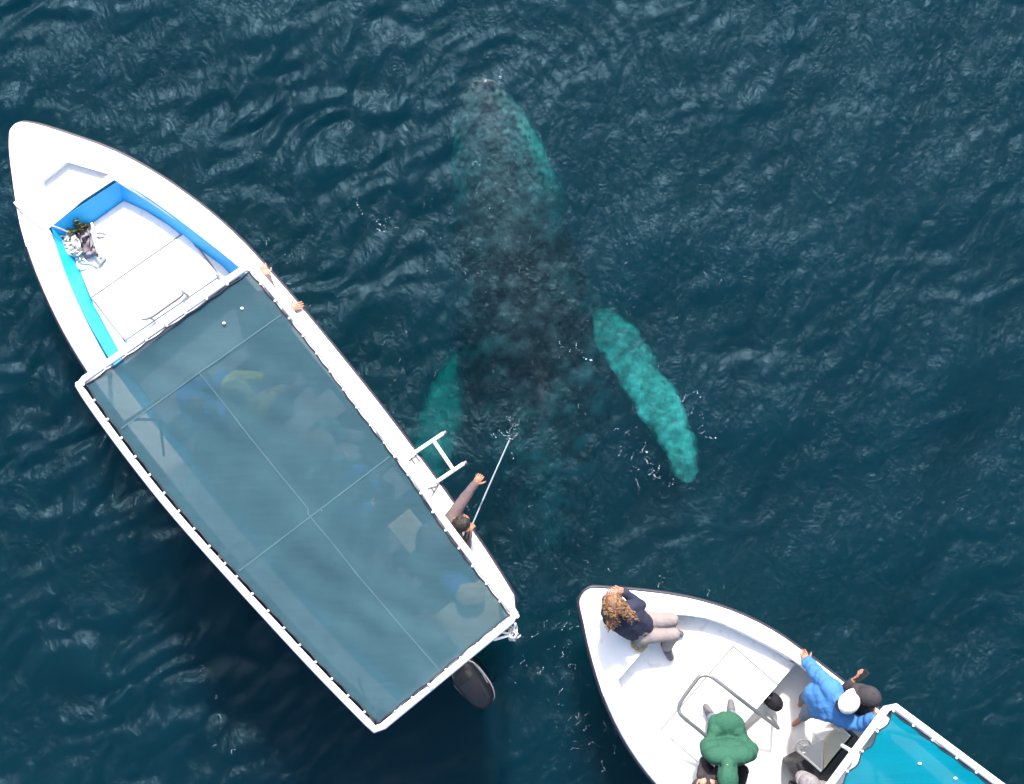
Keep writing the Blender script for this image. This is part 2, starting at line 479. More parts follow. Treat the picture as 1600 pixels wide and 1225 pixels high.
# ------------------------------------------------------------------ whale
def make_whale():
    # x, y (photo px of the centre line), half width px, depth of the back (m), half height (m)
    st = [(757, 124, 3, -0.10, 0.05), (757, 133, 20, -0.11, 0.12), (758, 150, 40, -0.14, 0.2), (764, 180, 55, -0.17, 0.28), (773, 215, 66, -0.18, 0.36),
          (785, 265, 79, -0.20, 0.46), (796, 325, 87, -0.20, 0.55), (806, 380, 94, -0.17, 0.62), (818, 450, 104, -0.15, 0.68), (830, 520, 117, -0.17, 0.72),
          (841, 590, 118, -0.24, 0.7), (847, 650, 106, -0.34, 0.62), (850, 710, 88, -0.50, 0.5), (852, 770, 66, -0.75, 0.40), (850, 830, 46, -1.05, 0.32), (848, 880, 32, -1.4, 0.24),
          (847, 920, 23, -1.8, 0.16), (847, 950, 16, -2.1, 0.09), (847, 975, 7, -2.3, 0.04)]
    pts = []
    for x, y, w, zt, hh in st:
        pts.append((x, y, w, zt, hh))
    sp = catmull([Vector((p[0], p[1], p[2])) for p in pts], 8)
    sp2 = catmull([Vector((p[3], p[4], 0)) for p in pts], 8)
    NS, NR = len(sp), 72
    V = np.zeros((NS, NR, 3)); U = np.zeros((NS, NR)); T = np.zeros((NS, NR))
    for i in range(NS):
        x, y, w = sp[i]; zt, hh = sp2[i].x, max(sp2[i].y, 0.02)
        c = P(x, y, zt - hh)
        wr = max(w, 1.0) * (H - (zt - hh)) / H / PXM
        t = i / (NS - 1)
        for k in range(NR):
            a = 2 * math.pi * k / NR
            ca, sa = math.cos(a), math.sin(a)
            # flattened head with a central ridge, rounder trunk
            e = 0.75 if t < 0.35 else 0.95
            px_ = math.copysign(abs(ca) ** e, ca); pz = math.copysign(abs(sa) ** (1.15 if t < 0.35 else 1.0), sa)
            ridge = 0.0
            if sa > 0:
                ridge = 0.035 * math.exp(-(ca / 0.10) ** 2) * (1.0 if 0.05 < t < 0.32 else 0.0)
                if t > 0.6:
                    ridge += 0.10 * math.exp(-(ca / 0.2) ** 2) * min(1, (t - 0.6) * 6)
                if 0.53 < t < 0.62:   # small dorsal fin
                    ridge += 0.16 * math.exp(-(ca / 0.08) ** 2) * math.sin((t - 0.53) / 0.09 * math.pi)
            wob = 1 + 0.018 * math.sin(i * 0.55 + 2 * ca) + 0.014 * math.sin(i * 1.3 + 5 * ca)
            V[i, k] = (c.x + wr * px_ * wob, c.y, c.z + hh * pz + ridge)
            T[i, k] = t; U[i, k] = ca
    # knobs on the head
    flat = V.reshape(-1, 3)
    r = np.random.default_rng(11)
    for q in range(70):
        t0 = r.uniform(0.03, 0.30); row = int(t0 * (NS - 1)); side = r.choice([-1, 0, 1])
        ca = (0.0 if side == 0 else side * r.uniform(0.55, 0.85)) + r.normal(0, 0.05)
        a = math.acos(max(-1, min(1, ca)))
        k = int(a / (2 * math.pi) * NR)
        p = V[row, k]
        d = np.linalg.norm(flat - p, axis=1)
        flat[:, 2] += 0.028 * np.exp(-(d / 0.035) ** 2)
    fs = []
    for i in range(NS - 1):
        for k in range(NR):
            fs.append((i * NR + k, (i + 1) * NR + k, (i + 1) * NR + (k + 1) % NR, i * NR + (k + 1) % NR))
    fs.append(tuple(range(NR))); fs.append(tuple(range((NS - 1) * NR, NS * NR))[::-1])
    vs = [tuple(p) for p in flat]
    cols = []
    r2 = np.random.default_rng(3)
    F1 = fourier(40, 0.12, 0.5, 0, 3, 21); F2 = fourier(30, 0.35, 1.1, 0, 3, 22); F3 = fourier(50, 0.05, 0.12, 0, 3, 23)
    xx, yy = flat[:, 0], flat[:, 1]
    def nrm(F, sc):
        q = np.zeros_like(xx)
        for kx, ky, ph, lam in zip(*F):
            q += np.sin(kx * xx + ky * yy + ph)
        return q / math.sqrt(len(F[0]) / 2)
    na, nb, nc = nrm(F1, 1), nrm(F2, 1), nrm(F3, 1)
    tt, uu = T.ravel(), U.ravel()
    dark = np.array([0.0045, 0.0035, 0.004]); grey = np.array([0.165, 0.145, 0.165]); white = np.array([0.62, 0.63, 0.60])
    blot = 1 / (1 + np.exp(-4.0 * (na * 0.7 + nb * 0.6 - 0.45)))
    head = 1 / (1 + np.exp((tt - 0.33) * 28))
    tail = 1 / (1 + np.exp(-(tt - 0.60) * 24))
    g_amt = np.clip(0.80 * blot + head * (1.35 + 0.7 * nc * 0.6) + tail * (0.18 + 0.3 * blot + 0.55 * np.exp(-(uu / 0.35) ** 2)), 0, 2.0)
    c3 = dark * (1 - g_amt[:, None]) + grey * g_amt[:, None]
    # pale patch along the right jaw, fainter on the left, and at the tip
    jaw = np.exp(-((tt - 0.225) / 0.085) ** 4) * np.clip((uu - 0.50 + 0.16 * nc) * 5, 0, 1)
    jawl = np.exp(-((tt - 0.26) / 0.07) ** 4) * np.clip((-uu - 0.78 + 0.14 * nc) * 6, 0, 1) * 0.9
    tip = np.exp(-((tt - 0.09) / 0.03) ** 2) * np.clip(0.35 + 0.3 * nc, 0, 1) * (np.abs(uu) < 0.9)
    w_amt = np.clip(jaw + jawl + tip * 0.5, 0, 1)[:, None]
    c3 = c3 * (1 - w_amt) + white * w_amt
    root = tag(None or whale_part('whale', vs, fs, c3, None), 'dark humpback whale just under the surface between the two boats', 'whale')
    # flippers: outlines in photo px with depth, given thickness
    def flipper(lead, trail, z0, z1, thick, name, seed, tint):
        n = 90; m = 19
        L_ = resample([Vector((a, b, 0)) for a, b in lead], n); R_ = resample([Vector((a, b, 0)) for a, b in trail], n)
        if name == 'flipper' and seed == 1:
            R_ = [q.lerp(l, -0.04) for q, l in zip(R_, L_)]
        v, f, c = [], [], []
        rr = np.random.default_rng(seed)
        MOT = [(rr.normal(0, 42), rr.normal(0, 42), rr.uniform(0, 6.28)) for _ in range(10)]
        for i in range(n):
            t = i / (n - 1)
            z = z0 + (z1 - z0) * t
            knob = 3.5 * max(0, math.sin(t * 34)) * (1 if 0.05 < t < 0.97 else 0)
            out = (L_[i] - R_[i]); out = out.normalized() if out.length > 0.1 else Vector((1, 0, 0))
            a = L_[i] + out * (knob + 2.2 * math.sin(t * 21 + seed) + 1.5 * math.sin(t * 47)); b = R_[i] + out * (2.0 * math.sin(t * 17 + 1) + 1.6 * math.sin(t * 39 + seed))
            for s in range(2 * m):
                if s < m:
                    u = s / (m - 1); side = 1
                else:
                    u = 1 - (s - m) / (m - 1); side = -1
                q = a.lerp(b, u)
                th = thick * (0.25 + 0.75 * (1 - t) ** 0.6) * math.sqrt(max(0, u * 1.1 * (1.0 - u) * 3.2)) * (1.2 - 0.5 * u)
                p = P(q.x, q.y, z)
                v.append((p.x, p.y, z + side * th))
                mo_ = sum(math.sin(p.x * fx + p.y * fy + fp) for fx, fy, fp in MOT) / 3.2
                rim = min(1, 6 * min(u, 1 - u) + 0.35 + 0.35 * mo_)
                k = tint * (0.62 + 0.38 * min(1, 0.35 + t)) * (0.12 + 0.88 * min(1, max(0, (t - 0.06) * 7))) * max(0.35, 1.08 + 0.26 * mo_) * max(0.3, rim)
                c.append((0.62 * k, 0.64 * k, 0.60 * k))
        k = 2 * m
        for i in range(n - 1):
            for s in range(k):
                f.append((i * k + s, i * k + (s + 1) % k, (i + 1) * k + (s + 1) % k, (i + 1) * k + s))
        f.append(tuple(range(k))[::-1]); f.append(tuple(range((n - 1) * k, n * k)))
        return whale_part(name, v, f, np.array(c), root)
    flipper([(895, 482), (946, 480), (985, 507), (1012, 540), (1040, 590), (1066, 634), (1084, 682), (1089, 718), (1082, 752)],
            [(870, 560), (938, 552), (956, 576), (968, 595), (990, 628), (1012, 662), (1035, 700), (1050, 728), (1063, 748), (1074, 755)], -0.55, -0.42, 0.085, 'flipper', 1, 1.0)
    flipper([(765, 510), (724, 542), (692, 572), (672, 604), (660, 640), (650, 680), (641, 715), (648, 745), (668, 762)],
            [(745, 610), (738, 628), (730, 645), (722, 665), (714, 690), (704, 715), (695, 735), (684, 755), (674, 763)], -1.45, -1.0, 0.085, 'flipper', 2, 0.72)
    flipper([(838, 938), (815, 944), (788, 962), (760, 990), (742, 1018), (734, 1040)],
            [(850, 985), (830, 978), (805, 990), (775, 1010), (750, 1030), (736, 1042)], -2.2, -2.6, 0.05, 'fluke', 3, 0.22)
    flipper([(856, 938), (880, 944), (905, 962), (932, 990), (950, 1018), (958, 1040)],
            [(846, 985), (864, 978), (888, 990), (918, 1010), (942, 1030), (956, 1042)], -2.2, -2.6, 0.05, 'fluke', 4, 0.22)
    return root

def resample(pts, n):
    c = catmull(pts, 12)
    d = [0]
    for i in range(1, len(c)):
        d.append(d[-1] + (c[i] - c[i - 1]).length)
    out = []; j = 0
    for i in range(n):
        s = d[-1] * i / (n - 1)
        while j < len(c) - 2 and d[j + 1] < s:
            j += 1
        t = (s - d[j]) / max(1e-9, d[j + 1] - d[j])
        out.append(c[j].lerp(c[j + 1], min(1, max(0, t))))
    return out

def whale_mat():
    m, nt, bs, out = new_mat('whale_skin')
    N, L = nt.nodes, nt.links
    at = N.new('ShaderNodeAttribute'); at.attribute_name = 'skin_colour'
    geo = N.new('ShaderNodeNewGeometry')
    nz = N.new('ShaderNodeTexNoise'); nz.inputs['Scale'].default_value = 14; nz.inputs['Detail'].default_value = 8; nz.inputs['Roughness'].default_value = 0.7
    L.new(geo.outputs['Position'], nz.inputs['Vector'])
    mr = N.new('ShaderNodeMapRange'); mr.inputs[1].default_value = 0.3; mr.inputs[2].default_value = 0.7; mr.inputs[3].default_value = 0.45; mr.inputs[4].default_value = 1.5
    L.new(nz.outputs['Fac'], mr.inputs[0])
    mx = N.new('ShaderNodeMix'); mx.data_type = 'RGBA'; mx.blend_type = 'MULTIPLY'; mx.inputs['Factor'].default_value = 1
    L.new(at.outputs['Color'], mx.inputs['A']); L.new(mr.outputs[0], mx.inputs['B'])
    L.new(mx.outputs['Result'], bs.inputs['Base Color'])
    bs.inputs['Roughness'].default_value = 0.6; bs.inputs['Specular IOR Level'].default_value = 0.1
    bp = N.new('ShaderNodeBump'); bp.inputs['Strength'].default_value = 0.6; bp.inputs['Distance'].default_value = 0.03
    L.new(nz.outputs['Fac'], bp.inputs['Height']); L.new(bp.outputs[0], bs.inputs['Normal'])
    return m
M['whale'] = whale_mat()
def whale_part(name, v, f, c, parent):
    gg = G(); gg.v = list(v); gg.f = list(f)
    o = build(name, gg, M['whale'], parent, sharp=None)
    at = o.data.color_attributes.new('skin_colour', 'FLOAT_COLOR', 'POINT')
    at.data.foreach_set('color', np.concatenate([np.asarray(c), np.ones((len(c), 1))], 1).astype(np.float32).ravel())
    return o
make_whale()

# ------------------------------------------------------------------ boats
class BoatFrame:
    """metric boat frame: s along the keel from the bow (m), l to port of the picture's lower left (m)"""
    def __init__(self, bow, ang, zref):
        self.o = P(bow[0], bow[1], zref); self.k = (H - zref) / H / PXM
        a = math.radians(ang)
        self.d = Vector((math.cos(a), -math.sin(a), 0)); self.n = Vector((-math.sin(a), -math.cos(a), 0))
    def at(self, s, l, z):
        """s, l in photo px at gunwale height"""
        q = self.o + self.d * (s * self.k) + self.n * (l * self.k)
        return Vector((q.x, q.y, z))

def interp(tab, x):
    if x <= tab[0][0]: return tab[0][1]
    for (a, b), (c, d) in zip(tab, tab[1:]):
        if x <= c:
            return b + (d - b) * (x - a) / (c - a)
    return tab[-1][1]

def smooth_tab(tab, n=6):
    return [(p.x, p.y) for p in catmull([Vector((a, b, 0)) for a, b in tab], n)]

def hull_parts(root, F, prof, zg, inner, s_in, s_end, wood=None):
    """hull shell, dark rub rail, gunwale top, bow deck"""
    prof = smooth_tab(prof); inner = smooth_tab(inner)
    S = sorted(set([0.0, 1.5, 4, 8, 14, 22, 32, 45, 60, 80] + list(np.linspace(100, s_end, 42)) + [s_in]))
    w = lambda s: interp(prof, s)
    # shell: gunwale lip down to the keel
    def ring(s):
        W = w(s); z = zg(s)
        t = min(1, s / 260.0)
        row = [(W - 3, z - 0.012), (W, z - 0.03), (W, z - 0.085), (W * (0.80 + 0.05 * t), z * 0.5), (W * (0.60 + 0.2 * t), 0.02), (W * (0.45 + 0.25 * t), -0.12), (W * 0.12, -0.12 - 0.22 * t), (0, -0.14 - 0.24 * t)]
        back = 0.0 if s > 30 else (30 - s)
        out = []
        for j, (l, zz) in enumerate(row):
            sh = back * 0 + (1 - zz / max(z, .1)) * 60 * max(0, 1 - s / 260.0)      # raked stem
            out.append((s + sh, l, zz))
        return out
    g = G(); rows = []
    for s in S:
        r = ring(s)
        rows.append([F.at(a, -b, c) for a, b, c in r] + [F.at(a, b, c) for a, b, c in r[-2::-1]])
    n = len(rows[0]); vs = [p for r in rows for p in r]; fs = []
    for i in range(len(rows) - 1):
        for j in range(n - 1):
            fs.append((i * n + j, i * n + j + 1, (i + 1) * n + j + 1, (i + 1) * n + j))
    fs.append(tuple((len(rows) - 1) * n + j for j in range(n)))
    g.add(vs, fs)
    build('hull', g, M['gel'], root, sharp=50)
    # rub rail
    path = [F.at(s, -(w(s) + 0.5), zg(s) - 0.06) for s in S[::-1]] + [F.at(s, w(s) + 0.5, zg(s) - 0.06) for s in S[1:]]
    build('rub_rail', G().tube(path, 0.024, 8), M['rub'], root, sharp=None)
    # bow deck
    g = G(); vs = []; fs = []
    Sd = [s for s in S if s <= s_in]
    m = 12
    for s in Sd:
        for j in range(m + 1):
            u = -1 + 2 * j / m
            cr = 0.02 * (1 - u * u)
            e = 0.0 if abs(u) < 0.99 else -0.012
            vs.append(F.at(s, u * max(w(s) - 1.0, 0.5), zg(s) + cr + e))
    for i in range(len(Sd) - 1):
        for j in range(m):
            fs.append((i * (m + 1) + j, i * (m + 1) + j + 1, (i + 1) * (m + 1) + j + 1, (i + 1) * (m + 1) + j))
    g.add(vs, fs)
    # its aft edge drops into the cockpit
    b = (len(Sd) - 1) * (m + 1)
    # gunwales
    Sg = [s for s in S if s >= s_in]
    gun = []
    for sd in (-1, 1):
        gg = G(); vs = []; fs = []
        for s in Sg:
            W = w(s) - 1.0; I = min(interp(inner, s), W - 6); z = zg(s)
            sec = [(W, z - 0.012), (W - 2, z + 0.004), (W * .5 + I * .5, z + 0.012), (I + 2, z + 0.004), (I, z - 0.012), (I, z - 0.06)]
            vs += [F.at(s, sd * a, c) for a, c in sec]
        k = 6
        for i in range(len(Sg) - 1):
            for j in range(k - 1):
                fs.append((i * k + j, i * k + j + 1, (i + 1) * k + j + 1, (i + 1) * k + j))
        fs += [tuple(range(k)), tuple((len(Sg) - 1) * k + j for j in range(k))[::-1]]
        gg.add(vs, fs)
        build('gunwale', gg, M['gel'], root, sharp=40)
    return g, w, lambda s: interp(inner, s), S

# ---------------- boat with the see-through canopy
ZG1 = lambda s: 0.78 + 0.20 * max(0, 1 - s / 420.0) ** 1.6
F1b = BoatFrame((31, 200), 51, 0.80)
b1 = empty('tour_boat', F1b.at(560, 0, 0.0), 'long white open boat with grey-teal shade net over its back two thirds', 'boat', 'whale watching boats')
PROF1 = [(0, 3), (3, 12), (10, 19), (24, 31), (58, 54), (122, 93), (195, 123), (278, 146), (350, 158), (410, 162), (500, 165), (660, 165), (770, 162), (863, 158), (971, 150), (1046, 141), (1068, 136), (1078, 124)]
INN1 = [(150, 60), (225, 87), (300, 107), (370, 122), (460, 128), (600, 130), (800, 128), (970, 118), (1078, 105)]
gd, w1, in1, S1 = hull_parts(b1, F1b, PROF1, ZG1, INN1, 154.0, 1078.0)
# bow deck with a shallow recessed panel: the panel is sunk, so the deck is a frame around it
def px3(pts, z): return [P(a, b, z) for a, b in pts]
zr = 0.94
rec = [(67, 283), (105, 253), (170, 272), (183, 283), (82, 349), (73, 335)]
g = G()
bm = bmesh.new()
outer = [F1b.at(s, -(w1(s) - 1), ZG1(s)) for s in S1 if s <= 154][::-1] + [F1b.at(s, (w1(s) - 1), ZG1(s)) for s in S1 if 0 < s <= 154]
reco = [P(a, b, zr) for a, b in rec]
# split the deck into quads around the recess: connect deck outline to recess outline by angle
def ring_fill(outer, inner):
    """triangulated ring between two closed outlines, via bmesh triangle fill"""
    bm = bmesh.new()
    def loop(pts):
        vs = [bm.verts.new(p) for p in pts]
        return [bm.edges.new((vs[i], vs[(i + 1) % len(vs)])) for i in range(len(vs))]
    e = loop(outer) + loop(inner)
    bmesh.ops.triangle_fill(bm, use_beauty=True, use_dissolve=False, edges=e)
    bm.verts.index_update()
    out = ([v.co.copy() for v in bm.verts], [[v.index for v in f.verts] for f in bm.faces])
    bm.free()
    return out
cpa = [P(185, 281, 0.93), P(79, 351, 0.93)]
rec_in = [P(a, b, ZG1((a - 31) * .629 + (b - 200) * .777) + 0.012) for a, b in ((67, 283), (105, 253), (170, 272), (178, 281), (82, 344), (74, 335))]
v_, f_ = ring_fill([Vector((p.x, p.y, p.z + 0.006)) for p in outer], rec_in)
g.add(v_, f_)
# recess walls and sunk floor
dz = Vector((0, 0, 0.075))
n = len(rec_in)
g.add(rec_in + [p - dz for p in rec_in], [(i, (i + 1) % n, n + (i + 1) % n, n + i) for i in range(n)] + [tuple(range(n, 2 * n))])
build('bow_deck', g, M['gel'], b1, sharp=30)
# blue cockpit lining: front bulkhead and both sides, leaning inwards down to the floor
ZF1 = 0.60
fl_px = [(193, 313), (226, 328), (262, 350), (302, 382), (346, 414), (366, 434)]
fl_pl = [(102, 379), (113, 397), (127, 429), (146, 477), (184, 546), (195, 570)]
tp_r = [(185, 282), (226, 305), (270, 336), (320, 374), (371, 415), (388, 432)]
tp_l = [(79, 351), (92, 396), (108, 440), (132, 492), (166, 553), (180, 574)]
g = G()
def strip(a, b):
    n = len(a)
    g.add(list(a) + list(b), [(i, i + 1, n + i + 1, n + i) for i in range(n - 1)])
gun_z = lambda p: 0.90 - 0.05
R_t = resample([P(a, b, 0.88) for a, b in tp_r], 20); R_b = resample([P(a, b, ZF1 - 0.01) for a, b in fl_px], 20)
L_t = resample([P(a, b, 0.88) for a, b in tp_l], 20); L_b = resample([P(a, b, ZF1 - 0.01) for a, b in fl_pl], 20)
strip(R_t, R_b); strip(L_t, L_b); strip([R_t[0], L_t[0]], [R_b[0], L_b[0]])
build('cockpit_lining', g, M['blue'], b1, sharp=30)
# white raised floor
build('cockpit_floor', G().prism([P(a, b, ZF1) for a, b in fl_px] + [P(a, b, ZF1) for a, b in fl_pl[::-1]], 0.05), M['deck'], b1)
# hatch lid in the floor
hz = ZF1 + 0.022
lid = build('hatch_lid', G().prism(px3([(289, 364), (341, 432), (197, 530), (145, 466)], hz), 0.02, 0.006), M['deck'], b1)
gs = G()
for a, b in (((291, 361), (142, 465)), ((291, 361), (343, 431)), ((142, 465), (195, 533))):
    gs.tube([P(a[0], a[1], ZF1 + 0.004), P(b[0], b[1], ZF1 + 0.004)], 0.008, 6)
tag(build('hatch_seam', gs, M['seam'], lid), kind=None)
for q in ((340, 430), (195, 529)):
    build('hinge', G().box(P(q[0], q[1], hz + 0.01), 0.05, 0.025, 0.012, (0.63, -0.77, 0), (0.77, 0.63, 0), 0.004), M['greym'], lid)
# grab rail on the hatch
gr = G(); z = hz + 0.10
rl = catmull([P(222, 499, z), P(236, 496, z + 0.01), P(262, 478, z + 0.01), P(284, 462, z + 0.01), P(285, 455, z)], 6)
gr.tube(rl, 0.013, 8)
gr_o = build('grab_rail', gr, M['steel'], b1)
for q, r in (((231, 495), (242, 501)), ((283, 454), (294, 462))):
    build('foot', G().tube([P(q[0], q[1], z), P((q[0] + r[0]) / 2, (q[1] + r[1]) / 2, z - 0.05), P(r[0], r[1], hz + 0.005)], 0.011, 8), M['greym'], gr_o)
# cleat with the mooring line
cl = G()
c0 = F1b.at(100, w1(100) - 5, ZG1(100) + 0.03)
cl.tube([c0 - F1b.d * 0.06, c0 + F1b.d * 0.06], 0.014, 8).tube([c0, c0 - Vector((0, 0, 0.03))], 0.016, 8)
build('cleat', cl, M['pipe'], b1)
# inner floor and thwarts beneath the canopy
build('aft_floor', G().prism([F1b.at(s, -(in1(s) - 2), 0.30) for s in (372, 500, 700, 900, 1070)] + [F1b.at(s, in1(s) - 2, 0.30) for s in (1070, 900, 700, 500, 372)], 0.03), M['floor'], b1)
gl_ = G()
for sd in (-1, 1):
    ss = list(np.linspace(372, 1074, 14))
    a = [F1b.at(s, sd * in1(s), 0.75) for s in ss]; b = [F1b.at(s, sd * (in1(s) - 2), 0.29) for s in ss]
    gl_.add(a + b, [(i, i + 1, 14 + i + 1, 14 + i) for i in range(13)])
build('inner_side', gl_, M['blue'], b1, sharp=None)
build('bulkhead', G().box(F1b.at(370, 0, 0.44), 0.03, 1.58, 0.30, F1b.d, -F1b.n), M['blue'], b1)
build('transom', G().box(F1b.at(1073, 0, 0.45), 0.05, 1.62, 0.62, F1b.d, -F1b.n, 0.015), M['gel'], b1)
for s in (480, 640, 800, 930):
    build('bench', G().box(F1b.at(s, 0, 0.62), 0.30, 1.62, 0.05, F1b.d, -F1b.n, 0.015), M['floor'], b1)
build('motor_well_cover', G().prism([F1b.at(1000, -118, 0.80), F1b.at(1070, -110, 0.80), F1b.at(1070, -20, 0.80), F1b.at(1000, -20, 0.80)], 0.06), M['beige'], b1)

# canopy: frame, net, posts, ties
ZC = 2.30
left_px = [(124, 598), (152, 640), (205, 712), (265, 788), (333, 866), (422, 964), (502, 1050), (591, 1141)]
right_px = [(386, 417), (428, 466), (470, 518), (511, 572), (562, 641), (610, 703), (648, 755), (684, 810), (741, 886), (768, 920), (803, 966)]
Lc = resample([P(a, b, ZC) for a, b in left_px], 40); Rc = resample([P(a, b, ZC) for a, b in right_px], 40)
def out_shift(pts, other, d):
    return [p + (p - q).normalized() * d for p, q in zip(pts, other)]
Lf = out_shift(Lc, Rc, 0.02); Rf = out_shift(Rc, Lc, 0.036)
can = empty('canopy', P(450, 780, ZC))
can.parent = b1; can.location = P(450, 780, ZC) - wloc(b1)
fr = G()
loop = [Lf[0] + (Lf[1] - Lf[0]) * 0.2] + Lf[1:-1] + [Lf[-1] + (Lf[-2] - Lf[-1]) * 0.25]
back = [Lf[-1] + (Rf[-1] - Lf[-1]) * t for t in (0.05, 0.35, 0.65, 0.96)]
loop2 = loop + back + [Rf[-1] + (Rf[-2] - Rf[-1]) * 0.3] + Rf[-2:0:-1] + [Rf[0] + (Rf[1] - Rf[0]) * 0.2] + [Rf[0] + (Lf[0] - Rf[0]) * t for t in (0.04, 0.35, 0.65, 0.96)]
build('frame', fr.tube(loop2, 0.037, 10, close=True), M['pipe'], can, sharp=None)
# ribs under the net
def rib(a, b, z=ZC - 0.03, r=0.018):
    build('rib', G().tube([P(a[0], a[1], z - 0.02), P((a[0] + b[0]) / 2, (a[1] + b[1]) / 2, z + 0.015), P(b[0], b[1], z - 0.02)], r, 8), M['pipe'], can)
rib((196, 660), (446, 497)); rib((372, 888), (632, 708)); rib((318, 578), (690, 1050), ZC - 0.075, 0.016)
for a, b in (((205, 655), (250, 656)), ((250, 656), (256, 712)), ((585, 1135), (560, 1060))):
    build('brace', G().tube([P(a[0], a[1], ZC - 0.06), P(b[0], b[1], ZC - 0.35)], 0.014, 8), M['greym'], can)
# posts down to the gunwale
for s in (385, 720, 1050):
    for sd in (-1, 1):
        base = F1b.at(s, sd * (in1(s) + 8), 0.79)
        edge = Rf if sd < 0 else Lf
        top = min(edge, key=lambda p: (p - F1b.at(s, sd * 150, ZC)).length)
        build('post', G().tube([base, base.lerp(top, 0.5), top], 0.024, 8), M['pipe'], can)
# net: slack cloth laced inside the frame
NU, NV = 120, 64
Ln = resample(out_shift(Lc, Rc, -0.045), NU); Rn = resample(out_shift(Rc, Lc, -0.010), NU)
nr = np.random.default_rng(5)
ties_t = []
v, f = [], []
ntie_side, ntie_end = 20, 8
for i in range(NU):
    t = i / (NU - 1)
    ti = min(max(t, 0.012), 0.988)
    for j in range(NV):
        u = j / (NV - 1)
        k = ti * (NU - 1); i0 = int(k); fr_ = k - i0; i1 = min(i0 + 1, NU - 1)
        lp = Ln[i0].lerp(Ln[i1], fr_); rp = Rn[i0].lerp(Rn[i1], fr_)
        p = lp.lerp(rp, u)
        # scalloped hem between ties
        sc = 0.009 * (0.5 - 0.5 * math.cos(2 * math.pi * t * ntie_side))
        if u < 0.05: p += (rp - lp).normalized() * sc * (1 - u / 0.05)
        if u > 0.95: p -= (rp - lp).normalized() * sc * (1 - (1 - u) / 0.05)
        sce = 0.009 * (0.5 - 0.5 * math.cos(2 * math.pi * u * ntie_end))
        if t < 0.04: p += F1b.d * sce * (1 - t / 0.04)
        if t > 0.96: p -= F1b.d * sce * (1 - (1 - t) / 0.04)
        # sag between ribs, lifted along the ridge
        sag = 0.05 * math.sin(math.pi * u) ** 1.0 * (abs(math.sin(math.pi * (t - 0.13) / 0.435)) if 0.13 < t else abs(math.sin(math.pi * t / 0.13)))
        ridge = 0.03 * math.exp(-((u - 0.48 + 0.1 * t) / 0.09) ** 2)
        wr = 0.006 * math.sin(p.x * 9 + p.y * 14 + 2 * math.sin(p.y * 3)) * math.sin(math.pi * u) + 0.004 * math.sin(p.x * 21 - p.y * 7 + 3 * math.sin(p.x * 4))
        v.append((p.x, p.y, ZC + 0.01 - sag + ridge + wr))
for i in range(NU - 1):
    for j in range(NV - 1):
        f.append((i * NV + j, i * NV + j + 1, (i + 1) * NV + j + 1, (i + 1) * NV + j))
gn = G(); gn.add(v, f)
net = build('net', gn, M['net'], can, sharp=None)
# sewn seams over the ribs
sm_ = mat('net_seam_tape', (0.046, 0.101, 0.126), 0.9, 0.15, 8)
def seam(ids, side):
    g = G(); a = [Vector(v[i]) + Vector((0, 0, 0.005)) for i in ids]; n = len(a); L_, R_ = [], []
    for k in range(n):
        t = (a[min(k + 1, n - 1)] - a[max(k - 1, 0)]).normalized(); w = Vector((-t.y, t.x, 0)) * side
        L_.append(a[k] - w); R_.append(a[k] + w)
    g.add(L_ + R_, [(k, k + 1, n + k + 1, n + k) for k in range(n - 1)])
    build('seam', g, sm_, net, sharp=None)
for t_ in (0.135, 0.535):
    i = round(t_ * (NU - 1)); seam([i * NV + j for j in range(1, NV - 1)], 0.008)
seam([i * NV + round((0.5 - 0.03 * (i / (NU - 1))) * (NV - 1)) for i in range(round(0.135 * (NU - 1)), NU - 1)], 0.007)
# dark hem cord around the net
hem = [Vector(v[i * NV]) for i in range(NU)] + [Vector(v[(NU - 1) * NV + j]) for j in range(1, NV)] + [Vector(v[i * NV + NV - 1]) for i in range(NU - 2, -1, -1)] + [Vector(v[j]) for j in range(NV - 2, 0, -1)]
build('hem', G().tube([p + Vector((0, 0, 0.006)) for p in hem], 0.008, 6, close=True), M['rub'], net, sharp=None)
tie_me = None
def tie(a, b, parent):
    global tie_me
    d = (Vector(b) - Vector(a))
    if tie_me is None:
        g = G().tube([Vector((-0.03, 0, 0)), Vector((-0.015, 0, 0.016)), Vector((0.012, 0, 0.02)), Vector((0.035, 0, 0.0))], 0.006, 6).ell((-0.02, 0, 0.012), 0.015, 0.014, 0.012, seg=8, rings=6)
        tie_me = mesh_from('tie', g.v, g.f); tie_me.materials.append(M['rope'])
    o = bpy.data.objects.new('tie', tie_me); col.objects.link(o)
    o.parent = parent
    o.location = (Vector(a) + Vector(b)) / 2 + Vector((0, 0, 0.005)) - wloc(parent)
    o.rotation_euler = (0, 0, math.atan2(d.y, d.x))
for k in range(ntie_side + 1):
    i = min(NU - 1, round(k / ntie_side * (NU - 1)))
    tie(v[i * NV], min(Lf, key=lambda p: (p - Vector(v[i * NV])).length), net)
    tie(v[i * NV + NV - 1], min(Rf, key=lambda p: (p - Vector(v[i * NV + NV - 1])).length), net)
for k in range(1, ntie_end):
    j = round(k / ntie_end * (NV - 1))
    tie(v[j], Vector(v[j]) - F1b.d * 0.07, net); q = (NU - 1) * NV + j
    tie(v[q], Vector(v[q]) + F1b.d * 0.07, net)
for q in ((350, 505), (378, 482)):
    build('knot', G().ell(P(q[0], q[1], ZC - 0.008), 0.017, 0.015, 0.014, seg=10, rings=8), M['rope'], net)

